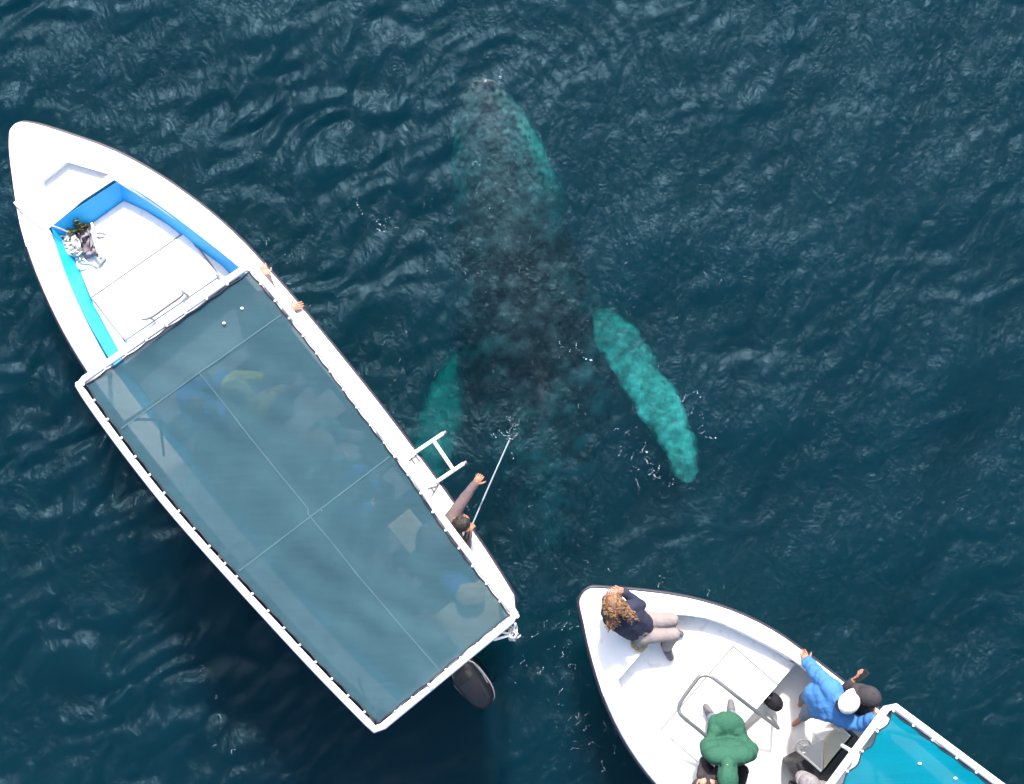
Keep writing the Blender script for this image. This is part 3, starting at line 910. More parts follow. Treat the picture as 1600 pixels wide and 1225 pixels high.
# boarding ladder over the side
ld = empty('ladder', P(665, 730, 0.8)); ld.parent = b1; ld.location = P(665, 730, 0.8) - wloc(b1)
for a, b in (((650, 706), (693, 677)), ((682, 753), (725, 724))):
    build('rail', G().tube([P(a[0], a[1], 0.80), P(b[0], b[1], 0.80)], 0.021, 10), M['pipe'], ld)
    build('rail_end', G().tube([P(b[0] - 1, b[1] + .6, 0.80), P(b[0] + 4, b[1] - 2.5, 0.798)], 0.017, 10), M['greym'], ld)
build('rung', G().tube([P(677, 688, 0.81), P(709, 735, 0.81)], 0.021, 10), M['pipe'], ld)
# faded letters on the gunwale
up = Vector((0.79, 0.61, 0)); rt = Vector((0.61, -0.79, 0))
def letter(strokes, org, z, size, name='letter'):
    """block letter from straight strokes in a unit square, laid flat on the gunwale"""
    g = G()
    for (x0, y0, x1, y1) in strokes:
        a = org + rt * (x0 * size) + up * (y0 * size); b = org + rt * (x1 * size) + up * (y1 * size)
        d = (b - a).normalized(); c = (a + b) / 2
        g.box((c.x, c.y, z), (b - a).length + 0.014, 0.015, 0.004, d, Vector((-d.y, d.x, 0)))
    return build(name, g, M['ink'], b1, smooth=False)
letter(((0, 0, 0, 1), (0, 1, .62, 1), (0, .5, .5, .5), (0, 0, .62, 0)), P(636, 722, 0.8), 0.799, 0.115)
letter(((0, 0, .38, 1), (.38, 1, .76, 0), (.15, .38, .61, .38)), P(667, 764, 0.8), 0.799, 0.115)
for q in ((643, 707), (651, 750), (640, 735), (657, 757), (672, 753)):
    build('scuff', G().box(P(q[0], q[1], ZG1(760) + 0.013), 0.022, 0.009, 0.004, rt, up), M['ink'], b1)
build('scuff', G().tube([P(646, 732, ZG1(760) + 0.013), P(663, 757, ZG1(760) + 0.013)], 0.003, 5), M['seam'], b1)
# stern bracket with a knotted line
br = G().tube([P(771, 1000, 2.28), P(801, 991, 2.16)], 0.013, 8).tube([P(784, 988, 2.28), P(801, 991, 2.16), P(805, 974, 2.27)], 0.012, 8)
bro = build('stern_bracket', br, M['pipe'], b1)
kn = G()
for k in range(7):
    a = k * 2.4; c = P(801, 990, 2.15)
    kn.tube(catmull([c + Vector((0.05 * math.cos(a), 0.05 * math.sin(a), 0.02)), c + Vector((0.03 * math.cos(a + 1), 0.03 * math.sin(a + 1), 0.05)), c + Vector((0.055 * math.cos(a + 2.2), 0.06 * math.sin(a + 2.2), 0.0)), c + Vector((0.08 * math.cos(a + 2.6), 0.08 * math.sin(a + 2.6), -0.06))], 4), 0.009, 6)
build('rope_knot', kn, M['rope'], bro)

# outboard motor on the transom (moves with the boat)
mo = empty('outboard_motor', F1b.at(1120, 0, 0.5)); mo.parent = b1; mo.location = F1b.at(1120, 0, 0.5) - wloc(b1)
g = G(); vs, fs = [], []
rows = []
prof = [(0.62, 0.62, 0.80), (0.72, 0.95, 0.97), (0.86, 1.0, 1.0), (0.98, 0.97, 0.97), (1.06, 0.86, 0.90), (1.10, 0.66, 0.74), (1.115, 0.36, 0.45), (1.12, 0.02, 0.02)]
for z, ws, ls in prof:
    row = []
    for k in range(36):
        a = 2 * math.pi * k / 36
        ca, sa = math.cos(a), math.sin(a)
        x = 0.26 * ls * math.copysign(abs(ca) ** 0.75, ca); y = 0.165 * ws * math.copysign(abs(sa) ** 0.7, sa) * (1 - 0.22 * (ca + 1) / 2)
        row.append(F1b.at(1122, -5, 0) + F1b.d * x + F1b.n * y + Vector((0, 0, z)))
    rows.append(row)
vs = [p for r in rows for p in r]
for i in range(len(rows) - 1):
    for k in range(36):
        fs.append((i * 36 + k, i * 36 + (k + 1) % 36, (i + 1) * 36 + (k + 1) % 36, (i + 1) * 36 + k))
fs += [tuple(range(36)), tuple(range((len(rows) - 1) * 36, len(rows) * 36))]
g.add(vs, fs)
cw = build('cowling', g, M['cowl'], mo, sharp=None)
build('cowling_seam', G().tube([F1b.at(1122, -5, 0.80) + F1b.d * (0.262 * math.copysign(abs(math.cos(a)) ** 0.75, math.cos(a))) + F1b.n * (0.167 * math.copysign(abs(math.sin(a)) ** 0.7, math.sin(a)) * (1 - 0.22 * (math.cos(a) + 1) / 2)) for a in np.linspace(0, 2 * math.pi, 49)[:-1]], 0.009, 6, close=True), M['greym'], cw, sharp=None)
build('top_panel', G().prism([F1b.at(1104, -20, 1.122), F1b.at(1140, -15, 1.118), F1b.at(1140, 5, 1.118), F1b.at(1104, 10, 1.122)], 0.03, 0.006), M['dark'], cw)
build('handle', G().tube([F1b.at(1147, -12, 1.03), F1b.at(1153, -8, 1.035), F1b.at(1153, -2, 1.035), F1b.at(1147, 2, 1.03)], 0.009, 6), M['greym'], cw)
for l in (-26, ):
    build('stripe', G().tube([F1b.at(1095, l - 2.5, 0.97), F1b.at(1112, l - 3, 0.97), F1b.at(1130, l + 0.5, 0.97)], 0.012, 8), M['greym'], cw)
build('side_trim', G().tube([F1b.at(1100, 16, 0.99), F1b.at(1120, 15, 0.995), F1b.at(1138, 11, 0.985)], 0.006, 6), M['greym'], cw)
build('midsection', G().box(F1b.at(1122, -5, 0.25), 0.20, 0.14, 0.75, F1b.d, -F1b.n, 0.03), M['cowl'], mo)
build('lower_unit', G().ell(F1b.at(1122, -5, -0.25), 0.26, 0.06, 0.07, F1b.d, F1b.n), M['cowl'], mo)
build('bracket', G().box(F1b.at(1090, -5, 0.62), 0.16, 0.24, 0.28, F1b.d, -F1b.n, 0.02), M['dark'], mo)
for k in range(3):
    a = k * 2.094; u = F1b.n * math.cos(a) + Vector((0, 0, 1)) * math.sin(a)
    build('propeller_blade', G().ell(F1b.at(1122, -5, -0.25) + F1b.d * 0.25 + u * 0.09, 0.075, 0.045, 0.008, u, F1b.d * 0.4 + u.cross(F1b.d)), M['cowl'], mo)

# things lying in the bow of that boat
def crumple(name, center, rx, ry, rz, rot, mt, parent, seed, amp=0.25, freq=9, bottom=None):
    r = np.random.default_rng(seed)
    bm = bmesh.new(); bmesh.ops.create_icosphere(bm, subdivisions=5, radius=1.0)
    co = np.array([v.co[:] for v in bm.verts])
    k = r.normal(0, freq / 3, (18, 3)); ph = r.uniform(0, 6.28, 18)
    n = np.abs(np.sin(co @ k.T + ph)).mean(1) * 2 - 1.2
    n2 = np.abs(np.sin(co @ (k.T * 2.3) + ph * 2)).mean(1) * 2 - 1.2
    co = co * (1 + amp * n[:, None] * 1.6 + amp * n2[:, None])
    a = math.radians(rot)
    X = co[:, 0] * rx; Y = co[:, 1] * ry; Z = co[:, 2] * rz
    if bottom is not None: Z = np.maximum(Z, bottom)
    c = Vector(center)
    g = G(); g.v = [(c.x + x * math.cos(a) - y * math.sin(a), c.y + x * math.sin(a) + y * math.cos(a), c.z + z) for x, y, z in zip(X, Y, Z)]
    bm.verts.index_update()
    g.f = [tuple(v.index for v in f.verts) for f in bm.faces]; bm.free()
    return build(name, g, mt, parent, sharp=None)
zf = ZF1
def folded_cloth(quad, zz, z0, fa, seed, nu=30, nv=24):
    """a thrown-down cloth: crumpled upper side, flat lower side, closed rim"""
    ca, cb, cc, cd = quad
    r = np.random.default_rng(seed); K = [(r.normal(0, 11), r.normal(0, 11), r.uniform(0, 6.28)) for _ in range(9)]
    g = G(); vs = []; fs = []
    for layer in (0, 1):
        for i in range(nu):
            for j in range(nv):
                u = i / (nu - 1); w_ = j / (nv - 1)
                x = (ca[0] * (1 - w_) + cb[0] * w_) * (1 - u) + (cd[0] * (1 - w_) + cc[0] * w_) * u
                y = (ca[1] * (1 - w_) + cb[1] * w_) * (1 - u) + (cd[1] * (1 - w_) + cc[1] * w_) * u
                rg = sum(1 - abs(math.sin(a * u + b * w_ + c + 1.2 * math.sin(5 * u + b))) for a, b, c in K) / 9
                edge = min(u, 1 - u, w_, 1 - w_)
                sx = 2.4 * math.sin(w_ * 9 + seed) + 1.6 * math.sin(w_ * 21 + u * 6); sy = 2.4 * math.sin(u * 8 + seed) + 1.5 * math.sin(u * 19 + w_ * 5)
                z = z0 + 0.012 + (zz * (0.35 + 0.9 * rg) + fa * (rg - 0.36) * 3) * min(1, edge * 7) if layer == 0 else z0 + 0.004
                vs.append(P(x + sx, y + sy, max(z, z0 + 0.004)))
    o_ = nu * nv
    for i in range(nu - 1):
        for j in range(nv - 1):
            a = i * nv + j
            fs.append((a, a + 1, a + nv + 1, a + nv)); fs.append((o_ + a + nv, o_ + a + nv + 1, o_ + a + 1, o_ + a))
    rim = [j for j in range(nv)] + [i * nv + nv - 1 for i in range(1, nu)] + [(nu - 1) * nv + j for j in range(nv - 2, -1, -1)] + [i * nv for i in range(nu - 2, 0, -1)]
    for i in range(len(rim)):
        a, b = rim[i], rim[(i + 1) % len(rim)]
        fs.append((b, a, o_ + a, o_ + b))
    g.add(vs, fs)
    return g
tag(build('cloth_bundle', folded_cloth([(98, 348), (130, 337), (146, 354), (106, 374)], 0.14, zf, 0.07, 3), M['camo'], None, sharp=None), 'crumpled olive camouflage cloth heaped in the blue bow corner', 'cloth')
g = folded_cloth([(117, 360), (139, 352), (156, 399), (131, 405)], 0.12, zf, 0.05, 8)
tag(build('folded_sack', g, M['mauve'], None, sharp=None), 'faded grey and olive folded sack on the white bow floor', 'sack')
# anchor: shank, crown, two flukes, ring
an = empty('anchor', P(140, 395, zf), 'small pale metal anchor lying beside the folded sack', 'anchor')
build('shank', G().tube([P(112, 362, zf + 0.05), P(158, 410, zf + 0.03)], 0.011, 8), M['pipe'], an)
build('stock', G().tube([P(143, 348, zf + 0.06), P(153, 385, zf + 0.06), P(157, 402, zf + 0.04)], 0.014, 8), M['pipe'], an)
for q in (((155, 395), (166, 403), (153, 419)), ((150, 413), (140, 410), (153, 419))):
    build('fluke', G().prism([P(a, b, zf + 0.035) for a, b in q], 0.014, 0.003), M['greym'], an)
build('ring', G().tube([P(112, 362, zf + 0.05) + Vector((0.03 * math.cos(a), 0.03 * math.sin(a), 0.01)) for a in np.linspace(0, 5.9, 12)], 0.006, 6, close=True), M['steel'], an)
# rope coils
g = G(); rr = random.Random(4)
pts = []
for k in range(150):
    a = k * 0.35
    c = P(110 + 9 * (k / 150), 374 + 18 * (k / 150), zf + 0.02)
    r0 = 0.055 + 0.025 * math.sin(k * 0.9) + 0.02 * rr.random()
    pts.append(c + Vector((r0 * math.cos(a), r0 * 0.9 * math.sin(a), 0.05 + 0.035 * math.sin(k * 1.7) + 0.02 * rr.random())))
g.tube(catmull(pts, 2), 0.011, 6)
for cx, cy, r0, sq in ((128, 413, 0.055, 1.0), (157, 366, 0.05, 0.5)):
    c = P(cx, cy, zf + 0.014)
    g.tube([c + Vector((r0 * (1 + 0.1 * math.sin(3 * a)) * math.cos(a), r0 * sq * math.sin(a), 0.004 * math.sin(2 * a))) for a in np.linspace(0, 5.7, 22)], 0.010, 6)
g.tube(catmull([P(116, 395, zf + .03), P(124, 402, zf + .02), P(128, 410, zf + .02), P(140, 412, zf + .012), P(150, 418, zf + .012)], 5), 0.009, 6)
tag(build('rope_coil', g, M['rope'], None, sharp=None), 'tangled white rope coil next to the camouflage cloth in the bow', 'rope')
mline = catmull([F1b.at(100, w1(100) - 5, ZG1(100) + 0.045), P(60, 345, 0.97), P(82, 353, 0.955), P(98, 359, 0.80), P(110, 365, zf + 0.1)], 6)
tag(build('mooring_line', G().tube(mline, 0.010, 6), M['rope'], None, sharp=None), 'thin pale line from the side cleat across the bow deck', 'rope')
# things under the net
co_ = empty('cooler', F1b.at(842, -57, 0.65), 'grey cooler box under the net near the leaning man', 'cooler')
build('body', G().box(P(640, 830, 0.80), 0.36, 0.28, 0.28, F1b.d, -F1b.n, 0.025), M['royal'], co_)
build('lid', G().box(P(640, 830, 0.97), 0.38, 0.30, 0.05, F1b.d, -F1b.n, 0.018), M['beige'], co_)
tag(crumple('duffel_bag', P(716, 916, 0.80), 0.20, 0.13, 0.13, -40, M['royal'], None, 6, 0.15, 5), 'bright blue bag under the net near the stern corner', 'bag')
tag(crumple('grey_bundle', P(735, 930, 0.92), 0.15, 0.13, 0.09, 10, M['straw'], None, 8, 0.12, 4), 'pale bundle beside the blue bag under the net', 'bundle')

# ---------------- boat at the lower right
ZG2 = lambda s: 0.80 + 0.16 * max(0, 1 - s / 420.0) ** 1.6
F2b = BoatFrame((910, 924), 41, 0.80)
b2 = empty('tour_boat', F2b.at(520, 0, 0.0), 'white open boat with turquoise cloth canopy and steel deck rail', 'boat', 'whale watching boats')
PROF2 = [(0, 3), (3, 13), (10, 20), (32, 36), (60, 57), (112, 91), (160, 116), (212, 136), (270, 150), (330, 156), (430, 162), (520, 165), (700, 165), (880, 160), (1030, 145), (1060, 138)]
INN2 = [(130, 66), (160, 88), (199, 106), (275, 126), (330, 135), (430, 139), (700, 141), (900, 132), (1060, 116)]
gd2, w2, in2, S2 = hull_parts(b2, F2b, PROF2, ZG2, INN2, 130.0, 1060.0)
build('bow_deck', gd2, M['gel'], b2, sharp=30)
ZD2, ZK2 = 0.66, 0.30
ss = list(np.linspace(130, 1056, 40))
g = G()
fl = lambda s: in2(s) - 1 - 6 * (1 if s > 140 else 0)
for sd in (-1, 1):
    a = [F2b.at(s, sd * in2(s), ZG2(s) - 0.05) for s in ss]; b = [F2b.at(s, sd * (in2(s) - 5), ZD2 - 0.02 if s < 335 else ZK2 - 0.02) for s in ss]
    nn = len(ss); g.add(a + b, [(i, i + 1, nn + i + 1, nn + i) for i in range(nn - 1)])
g.add([F2b.at(130.5, -66, ZG2(130) + 0.01), F2b.at(130.5, 66, ZG2(130) + 0.01), F2b.at(131, 66, ZD2 - 0.02), F2b.at(131, -66, ZD2 - 0.02)], [(0, 1, 2, 3)])
build('inner_side', g, M['gel'], b2, sharp=40)
sd_ = [131, 145, 160, 180, 199, 235, 275, 332]
build('fore_floor', G().prism([F2b.at(s, -(in2(s) - 3), ZD2) for s in sd_] + [F2b.at(s, in2(s) - 3, ZD2) for s in sd_[::-1]], 0.40), M['deck'], b2)
lid2 = build('hatch_lid', G().prism([F2b.at(240, -88, ZD2 + 0.03), F2b.at(331, -88, ZD2 + 0.03), F2b.at(331, 84, ZD2 + 0.03), F2b.at(240, 84, ZD2 + 0.03)], 0.03, 0.008), M['deck'], b2)
for a, b in (((238.5, -89.5), (331, -89.5)), ((238.5, -89.5), (238.5, 85)), ((239, -2), (239, 2))):
    build('hatch_seam', G().tube([F2b.at(a[0], a[1], ZD2 + 0.005), F2b.at(b[0], b[1], ZD2 + 0.005)], 0.009, 6), M['seam'], lid2)
sk = [334, 430, 560, 700, 880, 1055]
build('cockpit_floor', G().prism([F2b.at(s, -(in2(s) - 4), ZK2) for s in sk] + [F2b.at(s, in2(s) - 4, ZK2) for s in sk[::-1]], 0.04), M['lightfloor'], b2)
build('transom', G().box(F2b.at(1056, 0, 0.5), 0.05, 1.7, 0.6, F2b.d, -F2b.n, 0.015), M['gel'], b2)
for q in ((1208, 1081), (1202, 1090), (1194, 1100)):
    build('snap_button', G().tube([P(q[0], q[1], ZD2 + 0.03), P(q[0], q[1], ZD2 + 0.04)], 0.012, 10), M['dark'], lid2)
# stainless bow rail loop over the hatch
zr2 = 1.28
rail = catmull([P(1216, 1138, 0.98), P(1190, 1118, 1.10), P(1150, 1087, zr2 - 0.03), P(1122, 1065, zr2), P(1108, 1056, zr2), P(1095, 1056, zr2), P(1084, 1068, zr2), P(1070, 1087, zr2), P(1062, 1100, zr2), P(1061, 1110, zr2), P(1066, 1119, zr2), P(1090, 1139, zr2 - 0.08), P(1116, 1161, zr2 - 0.2)], 7)
rl2 = build('deck_rail', G().tube(rail, 0.021, 12), M['steel'], b2, sharp=None)
for q, zz in (((1216, 1138), 0.98), ((1116, 1161), zr2 - 0.2)):
    p = P(q[0], q[1], zz)
    build('rail_post', G().tube([p, Vector((p.x + 0.01, p.y + 0.02, ZD2 if zz > 1 else ZK2 + .3))], 0.019, 10), M['steel'], rl2)
# helm: console with raked screen, wheel, seat
con = empty('helm_console', P(1270, 1185, ZK2)); con.parent = b2; con.location = P(1270, 1185, ZK2) - wloc(b2)
a0 = F2b.d; n0 = F2b.n
cp = P(1263, 1178, 0.75)
def quadbox(name, px, z0, z1, mt, bev=0.015):
    return build(name, G().prism([P(a, b, z1) for a, b in px], z1 - z0, bev), mt, con)
quadbox('console_body', [(1232, 1200), (1258, 1186), (1290, 1212), (1256, 1240)], ZK2, 0.70, M['dark'])
g = G(); q = [P(1250, 1172, 0.78), P(1283, 1204, 1.05), P(1284, 1158, 1.10)]
g.add([p for p in q] + [p + Vector((0.012, 0.012, -0.01)) for p in q], [(0, 1, 2), (5, 4, 3), (0, 3, 4, 1), (1, 4, 5, 2), (2, 5, 3, 0)])
build('windscreen', g, M['floor'], con, smooth=False)
build('screen_frame', G().tube([P(1240, 1168, 0.80), P(1262, 1186, 0.95), P(1283, 1205, 1.06)], 0.013, 8), M['greym'], con)
wc_ = P(1255, 1166, 0.86)
wh = G().tube([wc_ + Vector((0.075 * math.cos(a), 0.075 * math.sin(a), 0.02 * math.sin(a))) for a in np.linspace(0, 2 * math.pi, 25)[:-1]], 0.009, 8, close=True)
for k in range(3):
    a = k * 2.094 + 0.4
    wh.tube([wc_, wc_ + Vector((0.075 * math.cos(a), 0.075 * math.sin(a), 0.02 * math.sin(a)))], 0.008, 6)
wh.tube([wc_, wc_ - Vector((0, 0, 0.2))], 0.014, 8)
build('steering_wheel', wh, M['greym'], con)
st = empty('helm_seat', P(1305, 1165, ZK2)); st.parent = b2; st.location = P(1305, 1165, ZK2) - wloc(b2)
build('seat_box', G().prism([P(1284, 1158, 0.78), P(1302, 1138, 0.78), P(1330, 1150, 0.78), P(1285, 1205, 0.78)], 0.5, 0.02), M['gel'], st)
build('cushion', G().prism([P(1287, 1160, 0.86), P(1305, 1141, 0.86), P(1328, 1151, 0.86), P(1288, 1202, 0.86)], 0.07, 0.02), M['beige'], st)
build('locker', G().prism([P(1334, 1150, 0.72), P(1348, 1158, 0.72), P(1290, 1235, 0.72), P(1272, 1225, 0.72)], 0.42, 0.01), M['dark'], b2)
build('side_console', G().prism([P(a, b, 0.60) for a, b in ((1170, 1149), (1204, 1124), (1229, 1148), (1219, 1215), (1228, 1262), (1150, 1290), (1110, 1262))], 0.30, 0.02), M['deck'], b2)
# black bag hung on the hatch edge
bg = tag(crumple('backpack', P(1209, 1096, 0.56), 0.115, 0.085, 0.11, -45, M['black'], None, 12, 0.12, 4), 'black bag hanging at the hatch edge beside the grey cockpit floor', 'bag')
# turquoise canopy
ZC2 = 2.25
can2 = empty('canopy', P(1500, 1350, ZC2)); can2.parent = b2; can2.location = P(1500, 1350, ZC2) - wloc(b2)
A = P(1391, 1099, ZC2); ax2 = (P(1562, 1226, ZC2) - A).normalized(); ay2 = Vector((ax2.y, -ax2.x, 0))
Wc, Lc2 = 2.05, 4.3
def C2(u, w, z=ZC2): q = A + ax2 * (u * Lc2) + ay2 * (w * Wc); return Vector((q.x, q.y, z))
loop = [C2(0.012, 0.0), C2(0.3, 0), C2(0.7, 0), C2(0.985, 0), C2(1, 0.03), C2(1, 0.5), C2(1, 0.97), C2(0.985, 1), C2(0.5, 1), C2(0.012, 1), C2(0, 0.97), C2(0, 0.5), C2(0, 0.03)]
build('frame', G().tube(loop, 0.037, 10, close=True), M['pipe'], can2, sharp=None)
v, f = [], []; NU, NV = 90, 50
for i in range(NU):
    for j in range(NV):
        u = i / (NU - 1); w_ = j / (NV - 1)
        uu = 0.014 + 0.972 * u; ww = 0.024 + 0.952 * w_
        if w_ < 0.06: ww += 0.003 * (1 - math.cos(2 * math.pi * u * 17)) * (1 - w_ / 0.06)
        if w_ > 0.94: ww -= 0.003 * (1 - math.cos(2 * math.pi * u * 17)) * (1 - (1 - w_) / 0.06)
        if u < 0.05: uu += 0.004 * (1 - math.cos(2 * math.pi * w_ * 8)) * (1 - u / 0.05)
        sag = 0.05 * math.sin(math.pi * w_) * abs(math.sin(math.pi * u * 3))
        v.append(C2(uu, ww, ZC2 + 0.01 - sag + 0.005 * math.sin(u * 40 + 8 * w_) * math.sin(w_ * 17 + u * 6)))
for i in range(NU - 1):
    for j in range(NV - 1):
        f.append((i * NV + j, i * NV + j + 1, (i + 1) * NV + j + 1, (i + 1) * NV + j))
gn = G(); gn.add(v, f)
cl2 = build('shade_cloth', gn, M['tarp'], can2, sharp=None)
hem = [Vector(v[i * NV]) for i in range(NU)] + [Vector(v[(NU - 1) * NV + j]) for j in range(1, NV)] + [Vector(v[i * NV + NV - 1]) for i in range(NU - 2, -1, -1)] + [Vector(v[j]) for j in range(NV - 2, 0, -1)]
build('hem', G().tube([p + Vector((0, 0, 0.004)) for p in hem], 0.007, 6, close=True), M['rub'], cl2, sharp=None)
for k in range(7):
    i = round(k / 17 * (NU - 1)); tie(v[i * NV], Vector(v[i * NV]) - ay2 * 0.06, cl2)
for k in range(1, 5):
    j = round(k / 8 * (NV - 1)); tie(v[j], Vector(v[j]) - ax2 * 0.06, cl2)
pt = [C2(0.115, 0.03, ZC2 + 0.014), C2(0.16, 0.115, ZC2 + 0.014), C2(0.085, 0.19, ZC2 + 0.014), C2(0.035, 0.1, ZC2 + 0.014)]
for q in ((1437, 1193), (1493, 1216)):
    build('knot', G().ell(P(q[0], q[1], ZC2 + 0.0), 0.02, 0.014, 0.012, seg=8, rings=6), M['rope'], cl2)
for u, w_ in ((0.16, 0.0), (0.0, 1.0), (0.5, 0), (0.5, 1), (1, 0), (1, 1)):
    top = C2(u, w_); s_ = (top - F2b.o).dot(F2b.d) / F2b.k
    base = F2b.at(s_ - 4, (-1 if w_ == 0 else 1) * (in2(s_) + 9), 0.80)
    build('post', G().tube([base, base.lerp(top, 0.5), top], 0.024, 8), M['pipe'], can2)
q0, q1 = P(1316, 1165, 1.9), P(1328, 1172, ZC2 - 0.02)
build('brace', G().tube([q0, q1], 0.02, 8), M['pipe'], can2)
# straw rope by the seated woman
g = G(); pts = []
for k in range(70):
    a = k * 0.7; c = P(1000, 1004, ZG2(120) + 0.03)
    r0 = 0.05 + 0.05 * random.random()
    pts.append(c + Vector((r0 * math.cos(a), r0 * math.sin(a), 0.03 * random.random())))
g.tube(catmull(pts, 2), 0.007, 5)
tag(build('rope_heap', g, M['oldrope'], None, sharp=None), 'small heap of straw coloured rope beside the seated woman', 'rope')

# ------------------------------------------------------------------ people
def blob(geo, voxel=0.012, smooth=4, folds=0.0, ffreq=16.0, seed=0):
    """one continuous surface from overlapping shapes"""
    me = mesh_from('tmp', geo.v, geo.f)
    bm = bmesh.new(); bm.from_mesh(me); bmesh.ops.recalc_face_normals(bm, faces=bm.faces); bm.to_mesh(me); bm.free()
    o = bpy.data.objects.new('tmp', me); col.objects.link(o)
    md = o.modifiers.new('r', 'REMESH'); md.mode = 'VOXEL'; md.voxel_size = voxel
    if smooth:
        sm = o.modifiers.new('s', 'SMOOTH'); sm.factor = 0.5; sm.iterations = smooth
    dg = bpy.context.evaluated_depsgraph_get()
    res = bpy.data.meshes.new_from_object(o.evaluated_get(dg))
    bpy.data.objects.remove(o); bpy.data.meshes.remove(me)
    n = len(res.vertices)
    co = np.empty(n * 3, np.float32); res.vertices.foreach_get('co', co); co = co.reshape(-1, 3).astype(np.float64)
    if folds:
        no = np.empty(n * 3, np.float32); res.vertices.foreach_get('normal', no); no = no.reshape(-1, 3)
        r = np.random.default_rng(seed)
        k = r.normal(0, ffreq, (14, 3)); ph = r.uniform(0, 6.28, 14)
        w = r.normal(0, 6, (6, 3)); wp = r.uniform(0, 6.28, 6)
        warp = np.sin(co @ w.T + wp).sum(1)[:, None] * 0.5
        h = (np.abs(np.sin(co @ (k * np.array([1.5, 0.7, 1.0])).T + ph + warp))).mean(1) - 0.62
        co = co + no * (h * folds * 2.2)[:, None]
    g = G(); g.v = [tuple(p) for p in co]; g.f = [tuple(p.vertices) for p in res.polygons]
    bpy.data.meshes.remove(res)
    return g

def hand(g, wrist, direction, normal, curl=0.5, left=True, spread=0.12, s=1.0):
    """palm with four fingers of different length and a thumb leaving the side of the palm"""
    w = Vector(wrist); d = Vector(direction).normalized(); n = Vector(normal)
    n = (n - d * n.dot(d)).normalized(); x = d.cross(n) * (1 if left else -1)
    palm = w + d * 0.05 * s
    g.ell(palm, 0.050 * s, 0.042 * s, 0.018 * s, d, x, 14, 8)
    g.cap(w - d * 0.03, w + d * 0.03, 0.024 * s, 0.024 * s, 10)
    for k, (off, ln) in enumerate(((0.030, 0.068), (0.010, 0.078), (-0.010, 0.073), (-0.029, 0.056))):
        base = palm + d * 0.036 * s + x * off * s
        fd = (d + x * off * spread * 20).normalized()
        a1 = curl * 0.7; a2 = curl * 1.6
        d1 = fd * math.cos(a1) - n * math.sin(a1); d2 = fd * math.cos(a2) - n * math.sin(a2)
        m_ = base + d1 * ln * 0.52 * s; e = m_ + d2 * ln * 0.5 * s
        g.cap(base - fd * 0.012, m_, 0.0098 * s, 0.0088 * s, 8); g.cap(m_, e, 0.0088 * s, 0.0072 * s, 8)
    tb = palm - d * 0.015 * s + x * 0.034 * s
    td = (d * 0.65 + x * 0.75 - n * 0.25 * curl).normalized()
    m_ = tb + td * 0.036 * s
    e = m_ + (td + d * 0.5 - n * 0.3 * curl).normalized() * 0.03 * s
    g.cap(tb - td * 0.01, m_, 0.012 * s, 0.0105 * s, 8); g.cap(m_, e, 0.0105 * s, 0.008 * s, 8)

